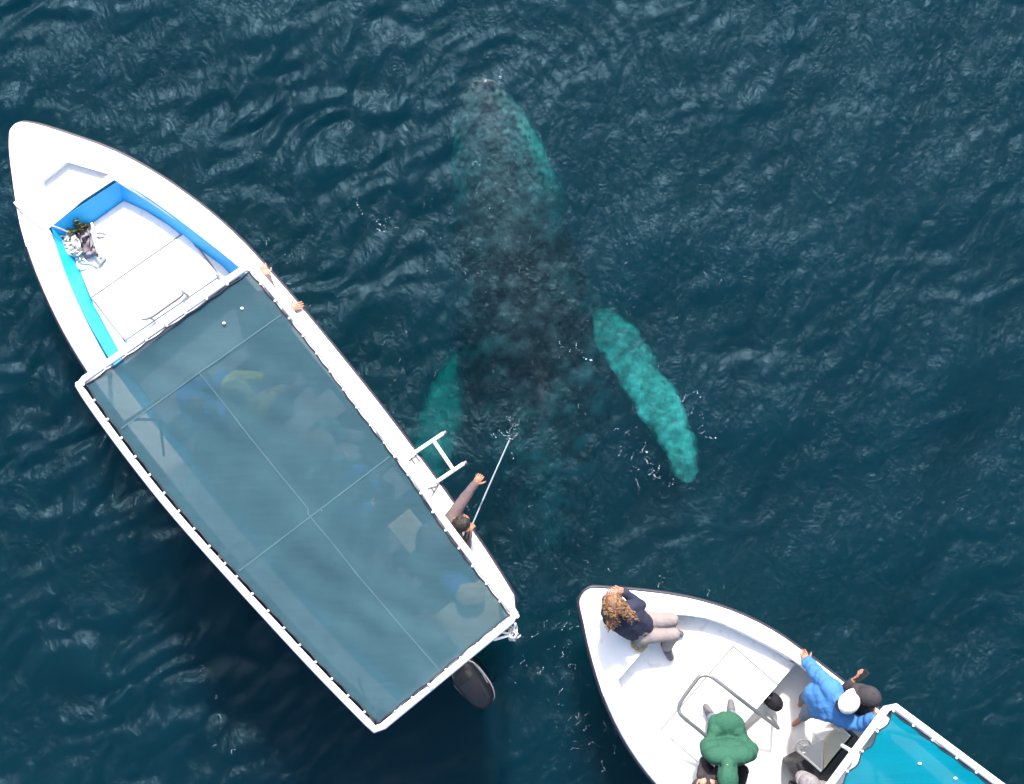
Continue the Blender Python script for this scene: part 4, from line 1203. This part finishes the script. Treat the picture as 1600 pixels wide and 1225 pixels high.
def person(J, face, label, top, bottom, skin='skin', hair='hair', hat=None, hair_style='short', hood=False, coat_legs=False, group=None,
           hands=((0.4, None), (0.4, None)), shoes='shoe', bare=False, seed=0, sleeve=1.0, puffy=0.0, hatcol=None, quilt=0.012):
    """J: joints in world space; the body is one mesh, clothes and hair are its parts"""
    J = {k: Vector(v) for k, v in J.items()}
    g = G()
    head = J['head']; neck = J['neck']
    up = (head - neck).normalized(); f = Vector(face); f = (f - up * f.dot(up)).normalized(); r = f.cross(up)
    # head
    h = G()
    h.ell(head + up * 0.02, 0.078, 0.098, 0.105, r, f, 20, 14)
    h.ell(head - up * 0.045 + f * 0.025, 0.058, 0.068, 0.072, r, f, 16, 10)
    h.cap(head + f * 0.092 + up * 0.012, head + f * 0.112 - up * 0.028, 0.010, 0.016, 10)        # nose
    h.cap(head + f * 0.084 + up * 0.035 - r * 0.03, head + f * 0.084 + up * 0.035 + r * 0.03, 0.014, 0.014, 8)   # brow
    h.cap(head + f * 0.086 - up * 0.062 - r * 0.018, head + f * 0.086 - up * 0.062 + r * 0.018, 0.010, 0.010, 8)  # lips
    for s in (-1, 1):
        h.ell(head + r * s * 0.082 - f * 0.005 - up * 0.005, 0.010, 0.020, 0.032, r, f, 10, 8)     # ears
    h.cap(neck - up * 0.03, head - up * 0.05, 0.056, 0.052)
    g.v += h.v; g.f += [q for q in h.f]
    def torso(gg, e):
        ch = J['shL'].lerp(J['shR'], 0.5); ax = (J['shL'] - J['shR']).normalized()
        pe = J['pel']; bodyd = (ch - pe).normalized()
        for s in (-1, 1):
            gg.cap(ch + ax * s * 0.075 - bodyd * 0.10, pe + ax * s * 0.06 + bodyd * 0.05, 0.105 + e, 0.100 + e)
        gg.cap(ch - bodyd * 0.10, pe + bodyd * 0.12, 0.115 + e, 0.105 + e)
        gg.cap(J['shL'] - ax * 0.03, J['shR'] + ax * 0.03, 0.068 + e, 0.068 + e)
        gg.cap(ch, neck, 0.075 + e * .5, 0.062 + e * .5)
    def arms(gg, e, frac=1.0):
        for s in 'LR':
            gg.cap(J['sh' + s], J['el' + s], 0.058 + e, 0.045 + e)
            wr = J['el' + s].lerp(J['wr' + s], frac)
            gg.cap(J['el' + s], wr, 0.046 + e, 0.031 + e * 1.1)
    def legs(gg, e, frac=1.0):
        pe = J['pel']
        gg.cap(J['hipL'], J['hipR'], 0.105 + e, 0.105 + e)
        gg.cap(pe, pe + (J['neck'] - pe).normalized() * 0.1, 0.12 + e, 0.115 + e)
        for s in 'LR':
            gg.cap(J['hip' + s], J['kn' + s], 0.090 + e, 0.060 + e)
            gg.cap(J['kn' + s], J['kn' + s].lerp(J['an' + s], frac), 0.060 + e, 0.040 + e * 1.3)
    def off(src, dst):
        o = len(dst.v); dst.v += src.v; dst.f += [tuple(i + o for i in q) for q in src.f]
    b = G(); off(h, b); torso(b, -0.012); arms(b, 0.0); legs(b, -0.008)
    for s in 'LR':
        t = J['to' + s]; a = J['an' + s]
        b.cap(a, a.lerp(t, 0.25), 0.036, 0.036); b.cap(a.lerp(t, 0.15), t, 0.034, 0.026)
    body = blob(b, 0.011, 3)
    hg = G()
    for s, (curl, nrm) in zip('LR', hands):
        dr = J.get('hd' + s, J['wr' + s] + (J['wr' + s] - J['el' + s])) - J['wr' + s]
        hand(hg, J['wr' + s], dr, nrm or (0, 0, 1), curl, s == 'L')
    off(hg, body)
    o = build('person', body, M[skin], None, sharp=None, origin=(J['pel'].x, J['pel'].y, min(J['anL'].z, J['anR'].z) - 0.05))
    tag(o, label, 'person', group)
    for s in (-1, 1):
        build('eye', G().ell(head + f * 0.090 + r * s * 0.031 + up * 0.012, 0.013, 0.009, 0.008, r, f, 8, 6), M['eye'], o)
    # trousers
    t = G(); legs(t, 0.012, 0.93 if not bare else 0.8)
    build('trousers', blob(t, 0.012, 3, 0.008, 15, seed + 1), M[bottom], o, sharp=None)
    c = G(); torso(c, 0.016 + puffy); arms(c, 0.013 + puffy * 0.6, sleeve)
    c.cap(J['pel'] + (neck - J['pel']).normalized() * 0.02, neck.lerp(J['pel'], 0.5), 0.13, 0.13)
    if coat_legs:
        legs(c, 0.035, 0.12)
        pe = J['pel']
        c.cap(J['hipL'], J['hipR'], 0.15, 0.15); c.cap(J['knL'], J['knR'], 0.085, 0.085)
        c.cap(J['hipL'].lerp(J['knL'], .5), J['hipR'].lerp(J['knR'], .5), 0.13, 0.13)
        mid_ = (J['pel'] + J['knL'].lerp(J['knR'], .5)) / 2
        c.ell(mid_ + Vector((0, 0, 0.02)), 0.21, 0.25, 0.15, r, f, 18, 12); c.ell(mid_ + f * 0.14 + Vector((0, 0, 0.03)), 0.19, 0.15, 0.12, r, f, 18, 12)
        for s in 'LR':
            c.cap(J['el' + s], J['hip' + s], 0.09, 0.13); c.cap(J['sh' + s].lerp(J['el' + s], .5), J['pel'], 0.10, 0.12); c.cap(J['wr' + s], J['kn' + s], 0.07, 0.07)
    if hood:
        c.ell(head - f * 0.005 + up * 0.025, 0.110, 0.135, 0.135, r, f, 18, 12); c.cap(neck + f * 0.05, head + f * 0.05 - up * 0.09, 0.075, 0.07)
        c.cap(head - f * 0.05 - up * 0.03, neck - f * 0.05, 0.095, 0.10); c.cap(head - f * 0.07 + up * 0.02, neck - f * 0.11 - up * 0.03, 0.08, 0.085)
    jk = build('raincoat' if coat_legs else 'jacket', blob(c, 0.012, 3, quilt, 17, seed + 2), M[top], o, sharp=None)
    if not bare:
        for s in 'LR':
            a = J['an' + s]; tt = J['to' + s]
            sg = G(); d = (tt - a); d = d.normalized() if d.length > 0.01 else Vector((0, 1, 0))
            sg.cap(a - d * 0.045 - Vector((0, 0, 0.01)), a.lerp(tt, 0.5), 0.046, 0.048); sg.cap(a.lerp(tt, 0.4), tt + d * 0.015, 0.046, 0.036)
            so = build('shoe', blob(sg, 0.010, 2), M[shoes], o, sharp=None)
            build('sole', G().tube([p - Vector((0, 0, 0.034)) for p in (a - d * 0.07, a.lerp(tt, 0.5), tt + d * 0.02)], [0.03, 0.036, 0.026], 10), M['pipe'], so)
    # hair
    if hair and not hood:
        hh = G()
        hh.ell(head + up * 0.034 - f * 0.016, 0.086, 0.098, 0.100, r, f, 18, 12)
        hh.ell(head - f * 0.05 - up * 0.02, 0.072, 0.06, 0.08, r, f, 14, 10)
        if hair_style == 'long':
            rr = random.Random(seed)
            for k in range(70):
                a = rr.uniform(-2.4, 2.4)
                st_ = head + up * (0.09 - 0.05 * rr.random()) - f * 0.085 * math.cos(a) + r * 0.08 * math.sin(a)
                mid = head - up * 0.03 - f * (0.115 + 0.03 * rr.random()) * math.cos(a * .7) + r * 0.11 * math.sin(a)
                end = neck + up * (0.05 - 0.09 * rr.random()) - f * (0.10 + 0.05 * rr.random()) + r * 0.15 * math.sin(a) + Vector((rr.uniform(-.02, .02), rr.uniform(-.02, .02), 0.03))
                pts = [q + Vector((0.016 * math.sin(i * 1.7 + k), 0.016 * math.cos(i * 1.3 + 2 * k), 0.01 * math.sin(i * 2.1 + k))) for i, q in enumerate(catmull([st_, st_.lerp(mid, .5) - f * 0.02 + r * rr.uniform(-.012, .012), mid, end], 6))]
                hh.tube(pts, [0.016 - 0.010 * i / (len(pts) - 1) for i in range(len(pts))], 6)
            hg_ = hh
        else:
            hg_ = blob(hh, 0.008, 1, 0.022, 55, seed)
            # the face stays free: drop hair in front of it
        build('hair', hg_, M[hair], o, sharp=None)
    if hat == 'cap':
        cg = G(); vs, fs = [], []
        R_, S_ = 8, 22
        cc = head + up * 0.035
        for i in range(R_):
            th = math.pi / 2 * i / (R_ - 1)
            for k in range(S_):
                a = 2 * math.pi * k / S_
                vs.append(cc + r * 0.106 * math.cos(th) * math.cos(a) + f * 0.122 * math.cos(th) * math.sin(a) + up * (0.122 * math.sin(th) - 0.004))
        for i in range(R_ - 1):
            for k in range(S_):
                fs.append((i * S_ + k, i * S_ + (k + 1) % S_, (i + 1) * S_ + (k + 1) % S_, (i + 1) * S_ + k))
        cg.add(vs, fs); cg.ell(cc + up * 0.119, 0.011, 0.011, 0.006, r, f, 8, 6)
        cp_ = build('cap', cg, M[hatcol], o, sharp=None)
        vs = []
        for k in range(13):
            a = math.pi * (0.12 + 0.76 * k / 12)
            i_ = cc + r * 0.102 * math.cos(a) + f * 0.118 * math.sin(a); o_ = cc + r * 0.106 * math.cos(a) + f * (0.12 * math.sin(a) + 0.075 * math.sin(a) ** 1.5) - up * 0.02
            vs += [i_ + up * 0.012, o_ + up * 0.004, o_ - up * 0.004, i_ + up * 0.004]
        fs = [(4 * k + j, 4 * k + (j + 1) % 4, 4 * k + 4 + (j + 1) % 4, 4 * k + 4 + j) for k in range(12) for j in range(4)] + [(0, 1, 2, 3), (51, 50, 49, 48)]
        bg_ = G(); bg_.add(vs, fs)
        build('brim', bg_, M[hatcol], cp_, sharp=None)
    elif hat == 'brim':
        cc = head + up * 0.05
        pr = [(0.17, 0.0), (0.165, 0.008), (0.105, 0.012), (0.098, 0.06), (0.07, 0.095), (0.01, 0.10)]
        vs = [cc + r * a * math.cos(2 * math.pi * k / 24) + f * a * 1.05 * math.sin(2 * math.pi * k / 24) + up * z_ for a, z_ in pr for k in range(24)]
        fs = [(i * 24 + k, i * 24 + (k + 1) % 24, (i + 1) * 24 + (k + 1) % 24, (i + 1) * 24 + k) for i in range(len(pr) - 1) for k in range(24)]
        cg = G(); cg.add(vs, fs)
        build('sun_hat', cg, M[hatcol], o, sharp=None)
    return o

def rel(base, **kw):
    return {k: base + Vector(v) for k, v in kw.items()}

WG = 'people aboard the boats'
# woman sitting on the bow of the turquoise-canopied boat, leaning towards the bow
person(dict(head=P(960, 944, 1.52), neck=P(969, 957, 1.42), shL=P(953, 968, 1.36), shR=P(987, 950, 1.38), elL=P(948, 958, 1.14), elR=P(1001, 946, 1.24), wrL=P(948, 936, 1.30), wrR=P(975, 925, 1.38),
            hdL=P(955, 925, 1.40), hdR=P(964, 922, 1.46), pel=P(1000, 982, 1.02), hipL=P(1004, 992, 1.00), hipR=P(1006, 970, 1.00), knL=P(1052, 991, 1.02), knR=P(1050, 968, 1.04), anL=P(1041, 1012, 0.74), anR=P(1044, 985, 0.75),
            toL=P(1047, 1026, 0.705), toR=P(1062, 990, 0.705)), (-0.35, 0.9, -0.1), 'woman in navy jacket with long light brown hair seated on the bow', 'navy', 'khaki', hair='ginger', hair_style='long',
       seed=5, group=WG, quilt=0.016)
# person in green raincoat on the hatch
person(dict(head=P(1137, 1212, 1.62), neck=P(1137, 1197, 1.50), shL=P(1112, 1180, 1.42), shR=P(1166, 1180, 1.42), elL=P(1106, 1165, 1.18), elR=P(1172, 1172, 1.16), wrL=P(1118, 1142, 1.14), wrR=P(1152, 1142, 1.14),
            pel=P(1138, 1164, 0.90), hipL=P(1126, 1160, 0.88), hipR=P(1150, 1160, 0.88), knL=P(1120, 1130, 1.08), knR=P(1146, 1130, 1.08), anL=P(1112, 1121, 0.77), anR=P(1143, 1116, 0.77), toL=P(1104, 1106, 0.73), toR=P(1142, 1099, 0.73)),
       (0, 1, -0.15), 'person in hooded green raincoat sitting inside the steel rail loop', 'green', 'jean', hood=True, coat_legs=True, seed=9, group=WG, puffy=0.012, quilt=0.014)
# dark jacketed person at the lower edge of the photo
person(dict(head=P(1128, 1262, 1.50), neck=P(1128, 1252, 1.40), shL=P(1106, 1238, 1.32), shR=P(1152, 1240, 1.32), elL=P(1101, 1190, 1.16), elR=P(1126, 1198, 1.14), wrL=P(1095, 1212, 1.28), wrR=P(1116, 1214, 1.28), hdL=P(1101, 1228, 1.34), hdR=P(1110, 1230, 1.34),
            pel=P(1130, 1245, 0.80), hipL=P(1118, 1240, 0.80), hipR=P(1144, 1240, 0.80), knL=P(1108, 1205, 0.92), knR=P(1160, 1205, 0.92), anL=P(1106, 1206, 0.52), anR=P(1158, 1206, 0.52), toL=P(1104, 1190, 0.48), toR=P(1158, 1192, 0.48)),
       (-0.2, 1, -0.1), 'person in charcoal jacket beside the green raincoat at the lower edge', 'char', 'black', seed=13, group=WG, hands=((1.0, None), (1.0, None)))
# man in bright blue shirt with white cap
person(dict(head=P(1323, 1098, 1.60), neck=P(1313, 1097, 1.48), shL=P(1297, 1072, 1.40), shR=P(1318, 1124, 1.38), elL=P(1276, 1052, 1.18), elR=P(1344, 1132, 1.42), wrL=P(1262, 1034, 0.90), wrR=P(1366, 1121, 1.62), hdL=P(1258, 1026, 0.86), hdR=P(1374, 1118, 1.68),
            pel=P(1276, 1094, 1.12), hipL=P(1272, 1086, 1.08), hipR=P(1276, 1106, 1.08), knL=P(1262, 1088, 0.72), knR=P(1262, 1112, 0.72), anL=P(1254, 1092, 0.37), anR=P(1254, 1122, 0.37), toL=P(1250, 1102, 0.33), toR=P(1240, 1132, 0.33)),
       (0.75, 0.6, -0.25), 'man in bright blue shirt and white cap leaning on the side', 'sky', 'jean', skin='tan', hat='cap', hatcol='white_c', seed=17, group=WG, bare=True, sleeve=0.95, puffy=0.03, quilt=0.022, hands=((0.3, None), (1.2, None)))
# man in dark cap holding a phone out over the water
person(dict(head=P(1357, 1090, 1.58), neck=P(1350, 1096, 1.46), shL=P(1338, 1078, 1.38), shR=P(1354, 1112, 1.38), elL=P(1322, 1076, 1.20), elR=P(1352, 1122, 1.14), wrL=P(1334, 1063, 1.28), wrR=P(1340, 1112, 1.10), hdL=P(1343, 1056, 1.34),
            pel=P(1338, 1106, 0.98), hipL=P(1334, 1098, 0.96), hipR=P(1340, 1116, 0.96), knL=P(1318, 1092, 0.80), knR=P(1324, 1108, 0.80), anL=P(1312, 1090, 0.40), anR=P(1318, 1106, 0.40), toL=P(1304, 1082, 0.36), toR=P(1306, 1104, 0.36)),
       (-0.75, 0.55, -0.2), 'man in dark cap reaching a phone out over the water', 'char', 'black', hat='cap', hatcol='char', seed=21, group=WG, sleeve=0.75, hands=((0.5, (0.3, -0.6, 0.7)), (0.6, None)))
ph = empty('phone', P(1347, 1056, 1.36), 'black phone held out over the water beside the blue-shirted man', 'phone')
build('body', G().box(P(1347, 1056, 1.36), 0.075, 0.15, 0.009, (0.3, -0.5, 0.8), (0.75, 0.66, 0.1), 0.003), M['dark'], ph)
build('screen', G().box(P(1346.6, 1055.6, 1.366), 0.067, 0.138, 0.004, (0.3, -0.5, 0.8), (0.75, 0.66, 0.1)), M['phone'], ph)
# helmsman mostly outside the frame
person(dict(head=P(1266, 1228, 1.42), neck=P(1270, 1236, 1.32), shL=P(1250, 1244, 1.25), shR=P(1290, 1232, 1.25), elL=P(1242, 1250, 1.0), elR=P(1298, 1240, 1.0), wrL=P(1258, 1246, 0.84), wrR=P(1278, 1240, 0.84),
            pel=P(1280, 1252, 0.72), hipL=P(1270, 1252, 0.72), hipR=P(1292, 1244, 0.72), knL=P(1252, 1232, 0.74), knR=P(1272, 1222, 0.74), anL=P(1246, 1234, 0.38), anR=P(1266, 1222, 0.38), toL=P(1238, 1226, 0.34), toR=P(1258, 1212, 0.34)),
       (-0.6, 0.7, -0.2), 'person in grey patterned cap behind the helm at the lower edge', 'pattern', 'black', hat='cap', hatcol='pattern', seed=25, group=WG)
# man leaning out of the net-covered boat with the pole
man = person(dict(head=P(719, 818, 1.32), neck=P(711, 822, 1.24), shL=P(706, 808, 1.16), shR=P(712, 846, 1.18), elL=P(727, 777, 1.12), elR=P(727, 858, 1.02), wrL=P(742, 757, 1.12), wrR=P(732, 834, 1.06), hdL=P(748, 748, 1.13), hdR=P(735, 824, 1.08),
            pel=P(668, 846, 1.00), hipL=P(668, 836, 0.98), hipR=P(672, 856, 0.98), knL=P(664, 834, 0.68), knR=P(668, 856, 0.68), anL=P(650, 838, 0.38), anR=P(652, 860, 0.38), toL=P(668, 826, 0.34), toR=P(670, 848, 0.34)),
       (0.65, 0.7, -0.35), 'man in grey-brown jacket leaning overboard, pointing beside a thin pole', 'brown', 'black', skin='tan', hair='hair', seed=29, group=WG, hands=((1.1, None), (1.5, (-0.5, 0.2, 0.8))))
# two-handed passenger at the gunwale and others seen faintly through the net
person(dict(head=P(412, 482, 1.48), neck=P(408, 484, 1.38), shL=P(404, 466, 1.29), shR=P(424, 500, 1.29), elL=P(424, 458, 1.06), elR=P(440, 494, 1.06), wrL=P(417, 434, 0.84), wrR=P(451, 483, 0.84), hdL=P(412, 420, 0.825), hdR=P(461, 480, 0.825),
            pel=P(392, 500, 0.76), hipL=P(388, 490, 0.76), hipR=P(396, 510, 0.76), knL=P(420, 470, 0.74), knR=P(432, 496, 0.74), anL=P(424, 474, 0.38), anR=P(436, 500, 0.38), toL=P(436, 464, 0.34), toR=P(448, 490, 0.34)),
       (0.75, 0.6, -0.2), 'passenger under the net resting both hands on the gunwale', 'brown', 'black', seed=33, group=WG, hands=((0.12, (0, 0, 1)), (0.12, (0, 0, 1))))
def seated(px, py, rot, label, top, bottom, seed, **kw):
    """a passenger on a bench, knees forward"""
    a = math.radians(rot); f = Vector((math.cos(a), math.sin(a), 0)); r = Vector((math.sin(a), -math.cos(a), 0)); u = Vector((0, 0, 1))
    b = P(px, py, 0.74)
    J = dict(pel=b, hipL=b - r * .09, hipR=b + r * .09, knL=b - r * .12 + f * .40 + u * .02, knR=b + r * .11 + f * .40 + u * .02, anL=b - r * .12 + f * .42 - u * .36, anR=b + r * .11 + f * .42 - u * .36,
             toL=b - r * .13 + f * .60 - u * .40, toR=b + r * .12 + f * .60 - u * .40, neck=b + u * .56 + f * .04, head=b + u * .70 + f * .07, shL=b + u * .48 - r * .18 + f * .03, shR=b + u * .48 + r * .18 + f * .03,
             elL=b + u * .22 - r * .24 + f * .08, elR=b + u * .22 + r * .24 + f * .08, wrL=b + u * .10 - r * .12 + f * .28, wrR=b + u * .10 + r * .12 + f * .28)
    return person(J, f * 1.0 + Vector((0, 0, -0.1)), label, top, bottom, seed=seed, group=WG, **kw)
seated(318, 640, 40, 'passenger in royal blue jacket seen through the front of the net', 'royal', 'royal', 41, puffy=0.03)
seated(382, 625, 30, 'passenger in lime jacket seen through the net', 'lime', 'khaki', 45, puffy=0.02)
seated(500, 690, -10, 'passenger in pale sun hat seen through the net mid-boat', 'teal', 'jean', 49, hat='brim', hatcol='straw')
seated(545, 760, -20, 'passenger in blue jacket seen through the net near the ladder', 'royal', 'black', 53)

# thin pole with an action camera in the water
pole = empty('camera_pole', P(797, 684, 0.02), 'thin pale pole held by the leaning man, its tip in the water', 'pole')
pd = [P(733, 832, 1.09), P(740, 815, 1.0), P(765, 757, 0.55), P(797, 685, -0.02)]
build('shaft', G().tube(catmull([pd[0] - (pd[2] - pd[0]).normalized() * 0.1] + pd, 4), 0.0085, 8), mat('pale_blue_pole', (0.22, 0.27, 0.31), 0.4, 0.1, 20), pole)
build('grip', G().tube([pd[0] - (pd[2] - pd[0]).normalized() * 0.12, pd[0] + (pd[2] - pd[0]).normalized() * 0.05], 0.017, 8), M['dark'], pole)
build('camera', G().box(P(798, 682, -0.05), 0.06, 0.04, 0.045, (1, 0.2, 0), (-0.2, 1, 0), 0.006), M['dark'], pole)

# ------------------------------------------------------------------ foam flecks, bubbles and the splash (uncountable)
def foam():
    r = np.random.default_rng(31)
    spots = []
    def cluster(x, y, sx, sy, n, lo, hi, rot=0):
        """short broken strings of bubbles"""
        k = 0
        while k < n:
            a, b = r.normal(0, sx), r.normal(0, sy); c, s = math.cos(rot), math.sin(rot)
            px, py = x + a * c - b * s, y + a * s + b * c
            th = r.normal(-0.8, 0.8); big = math.exp(r.uniform(math.log(lo), math.log(hi)))
            for q in range(int(r.integers(1, 9))):
                spots.append((px, py, max(0.3, big * r.uniform(0.35, 1.0))))
                th += r.normal(0, 0.55); st = r.uniform(0.8, 2.4) * big
                px += st * math.cos(th); py += st * math.sin(th); k += 0.6
    cluster(600, 345, 28, 9, 34, 0.5, 2.6, 0.35); cluster(640, 375, 45, 18, 26, 0.4, 1.5, 0.4)
    cluster(995, 695, 16, 22, 40, 0.6, 3.0, -0.5); cluster(1025, 740, 22, 8, 30, 0.6, 2.8, 0.5); cluster(1085, 655, 10, 26, 34, 0.6, 3.0, -0.2)
    cluster(800, 664, 5, 12, 90, 0.3, 1.5); cluster(797, 679, 9, 4, 60, 0.3, 1.8)
    cluster(770, 262, 26, 12, 34, 0.4, 1.6); cluster(760, 320, 22, 16, 22, 0.4, 1.6); cluster(905, 550, 14, 4, 12, 0.6, 2.6, 0.4)
    cluster(1110, 420, 60, 60, 40, 0.4, 1.4); cluster(970, 420, 40, 60, 30, 0.4, 1.3); cluster(830, 440, 60, 90, 44, 0.35, 1.2)
    cluster(850, 270, 14, 40, 40, 0.35, 1.3, 0.2); cluster(1000, 540, 40, 60, 40, 0.4, 1.5); cluster(760, 790, 40, 50, 44, 0.5, 1.6)
    cluster(870, 1060, 30, 50, 70, 0.5, 1.8); cluster(930, 1150, 30, 60, 60, 0.5, 1.8); cluster(830, 1045, 30, 6, 16, 0.8, 2.6, 0.1)
    cluster(620, 560, 16, 40, 26, 0.5, 1.8, -0.5); cluster(340, 1130, 24, 40, 30, 0.4, 1.4, 0.4); cluster(1010, 910, 70, 10, 60, 0.5, 1.6, 0.1)
    cluster(490, 470, 30, 22, 20, 0.6, 2.0, 0.6); cluster(880, 880, 40, 60, 40, 0.4, 1.5); cluster(440, 405, 14, 8, 10, 0.6, 2.2, 0.5)
    cluster(781, 121, 2, 2, 5, 1.0, 2.4)
    for q in ((790, 300), (800, 270), (820, 430), (870, 560), (760, 590), (910, 640), (740, 420), (1000, 480), (640, 350), (1090, 650), (860, 820), (985, 690)):
        cluster(q[0], q[1], 26, 26, 26, 0.35, 1.15)
    for _ in range(90):
        spots.append((r.uniform(0, 1600), r.uniform(0, 1225), math.exp(r.uniform(math.log(0.3), math.log(1.0)))))
    V, F = [], []
    w0 = np.array([P(a, b)[:] for a, b, _ in spots])
    hz = wave_height(w0[:, 0], w0[:, 1])
    for (a, b, sz), p, h in zip(spots, w0, hz):
        o = len(V); n = 8; rad = 0.66 * sz / PXM
        el = r.uniform(0.22, 0.9); th = r.normal(0.7, 0.7)
        V.append((p[0], p[1], h + 0.35 * rad + 0.003))
        for k in range(n):
            q = 2 * math.pi * k / n; rr = rad * r.uniform(0.4, 1.5)
            x, y = rr * math.cos(q), rr * el * math.sin(q)
            V.append((p[0] + x * math.cos(th) - y * math.sin(th), p[1] + x * math.sin(th) + y * math.cos(th), h - 0.002))
        for k in range(n):
            F.append((o, o + 1 + k, o + 1 + (k + 1) % n))
    g = G(); g.v = V; g.f = F
    tag(build('foam', g, M['foam'], None, sharp=None), 'scattered white foam flecks and bubbles on the water', None, None, 'stuff')
foam()
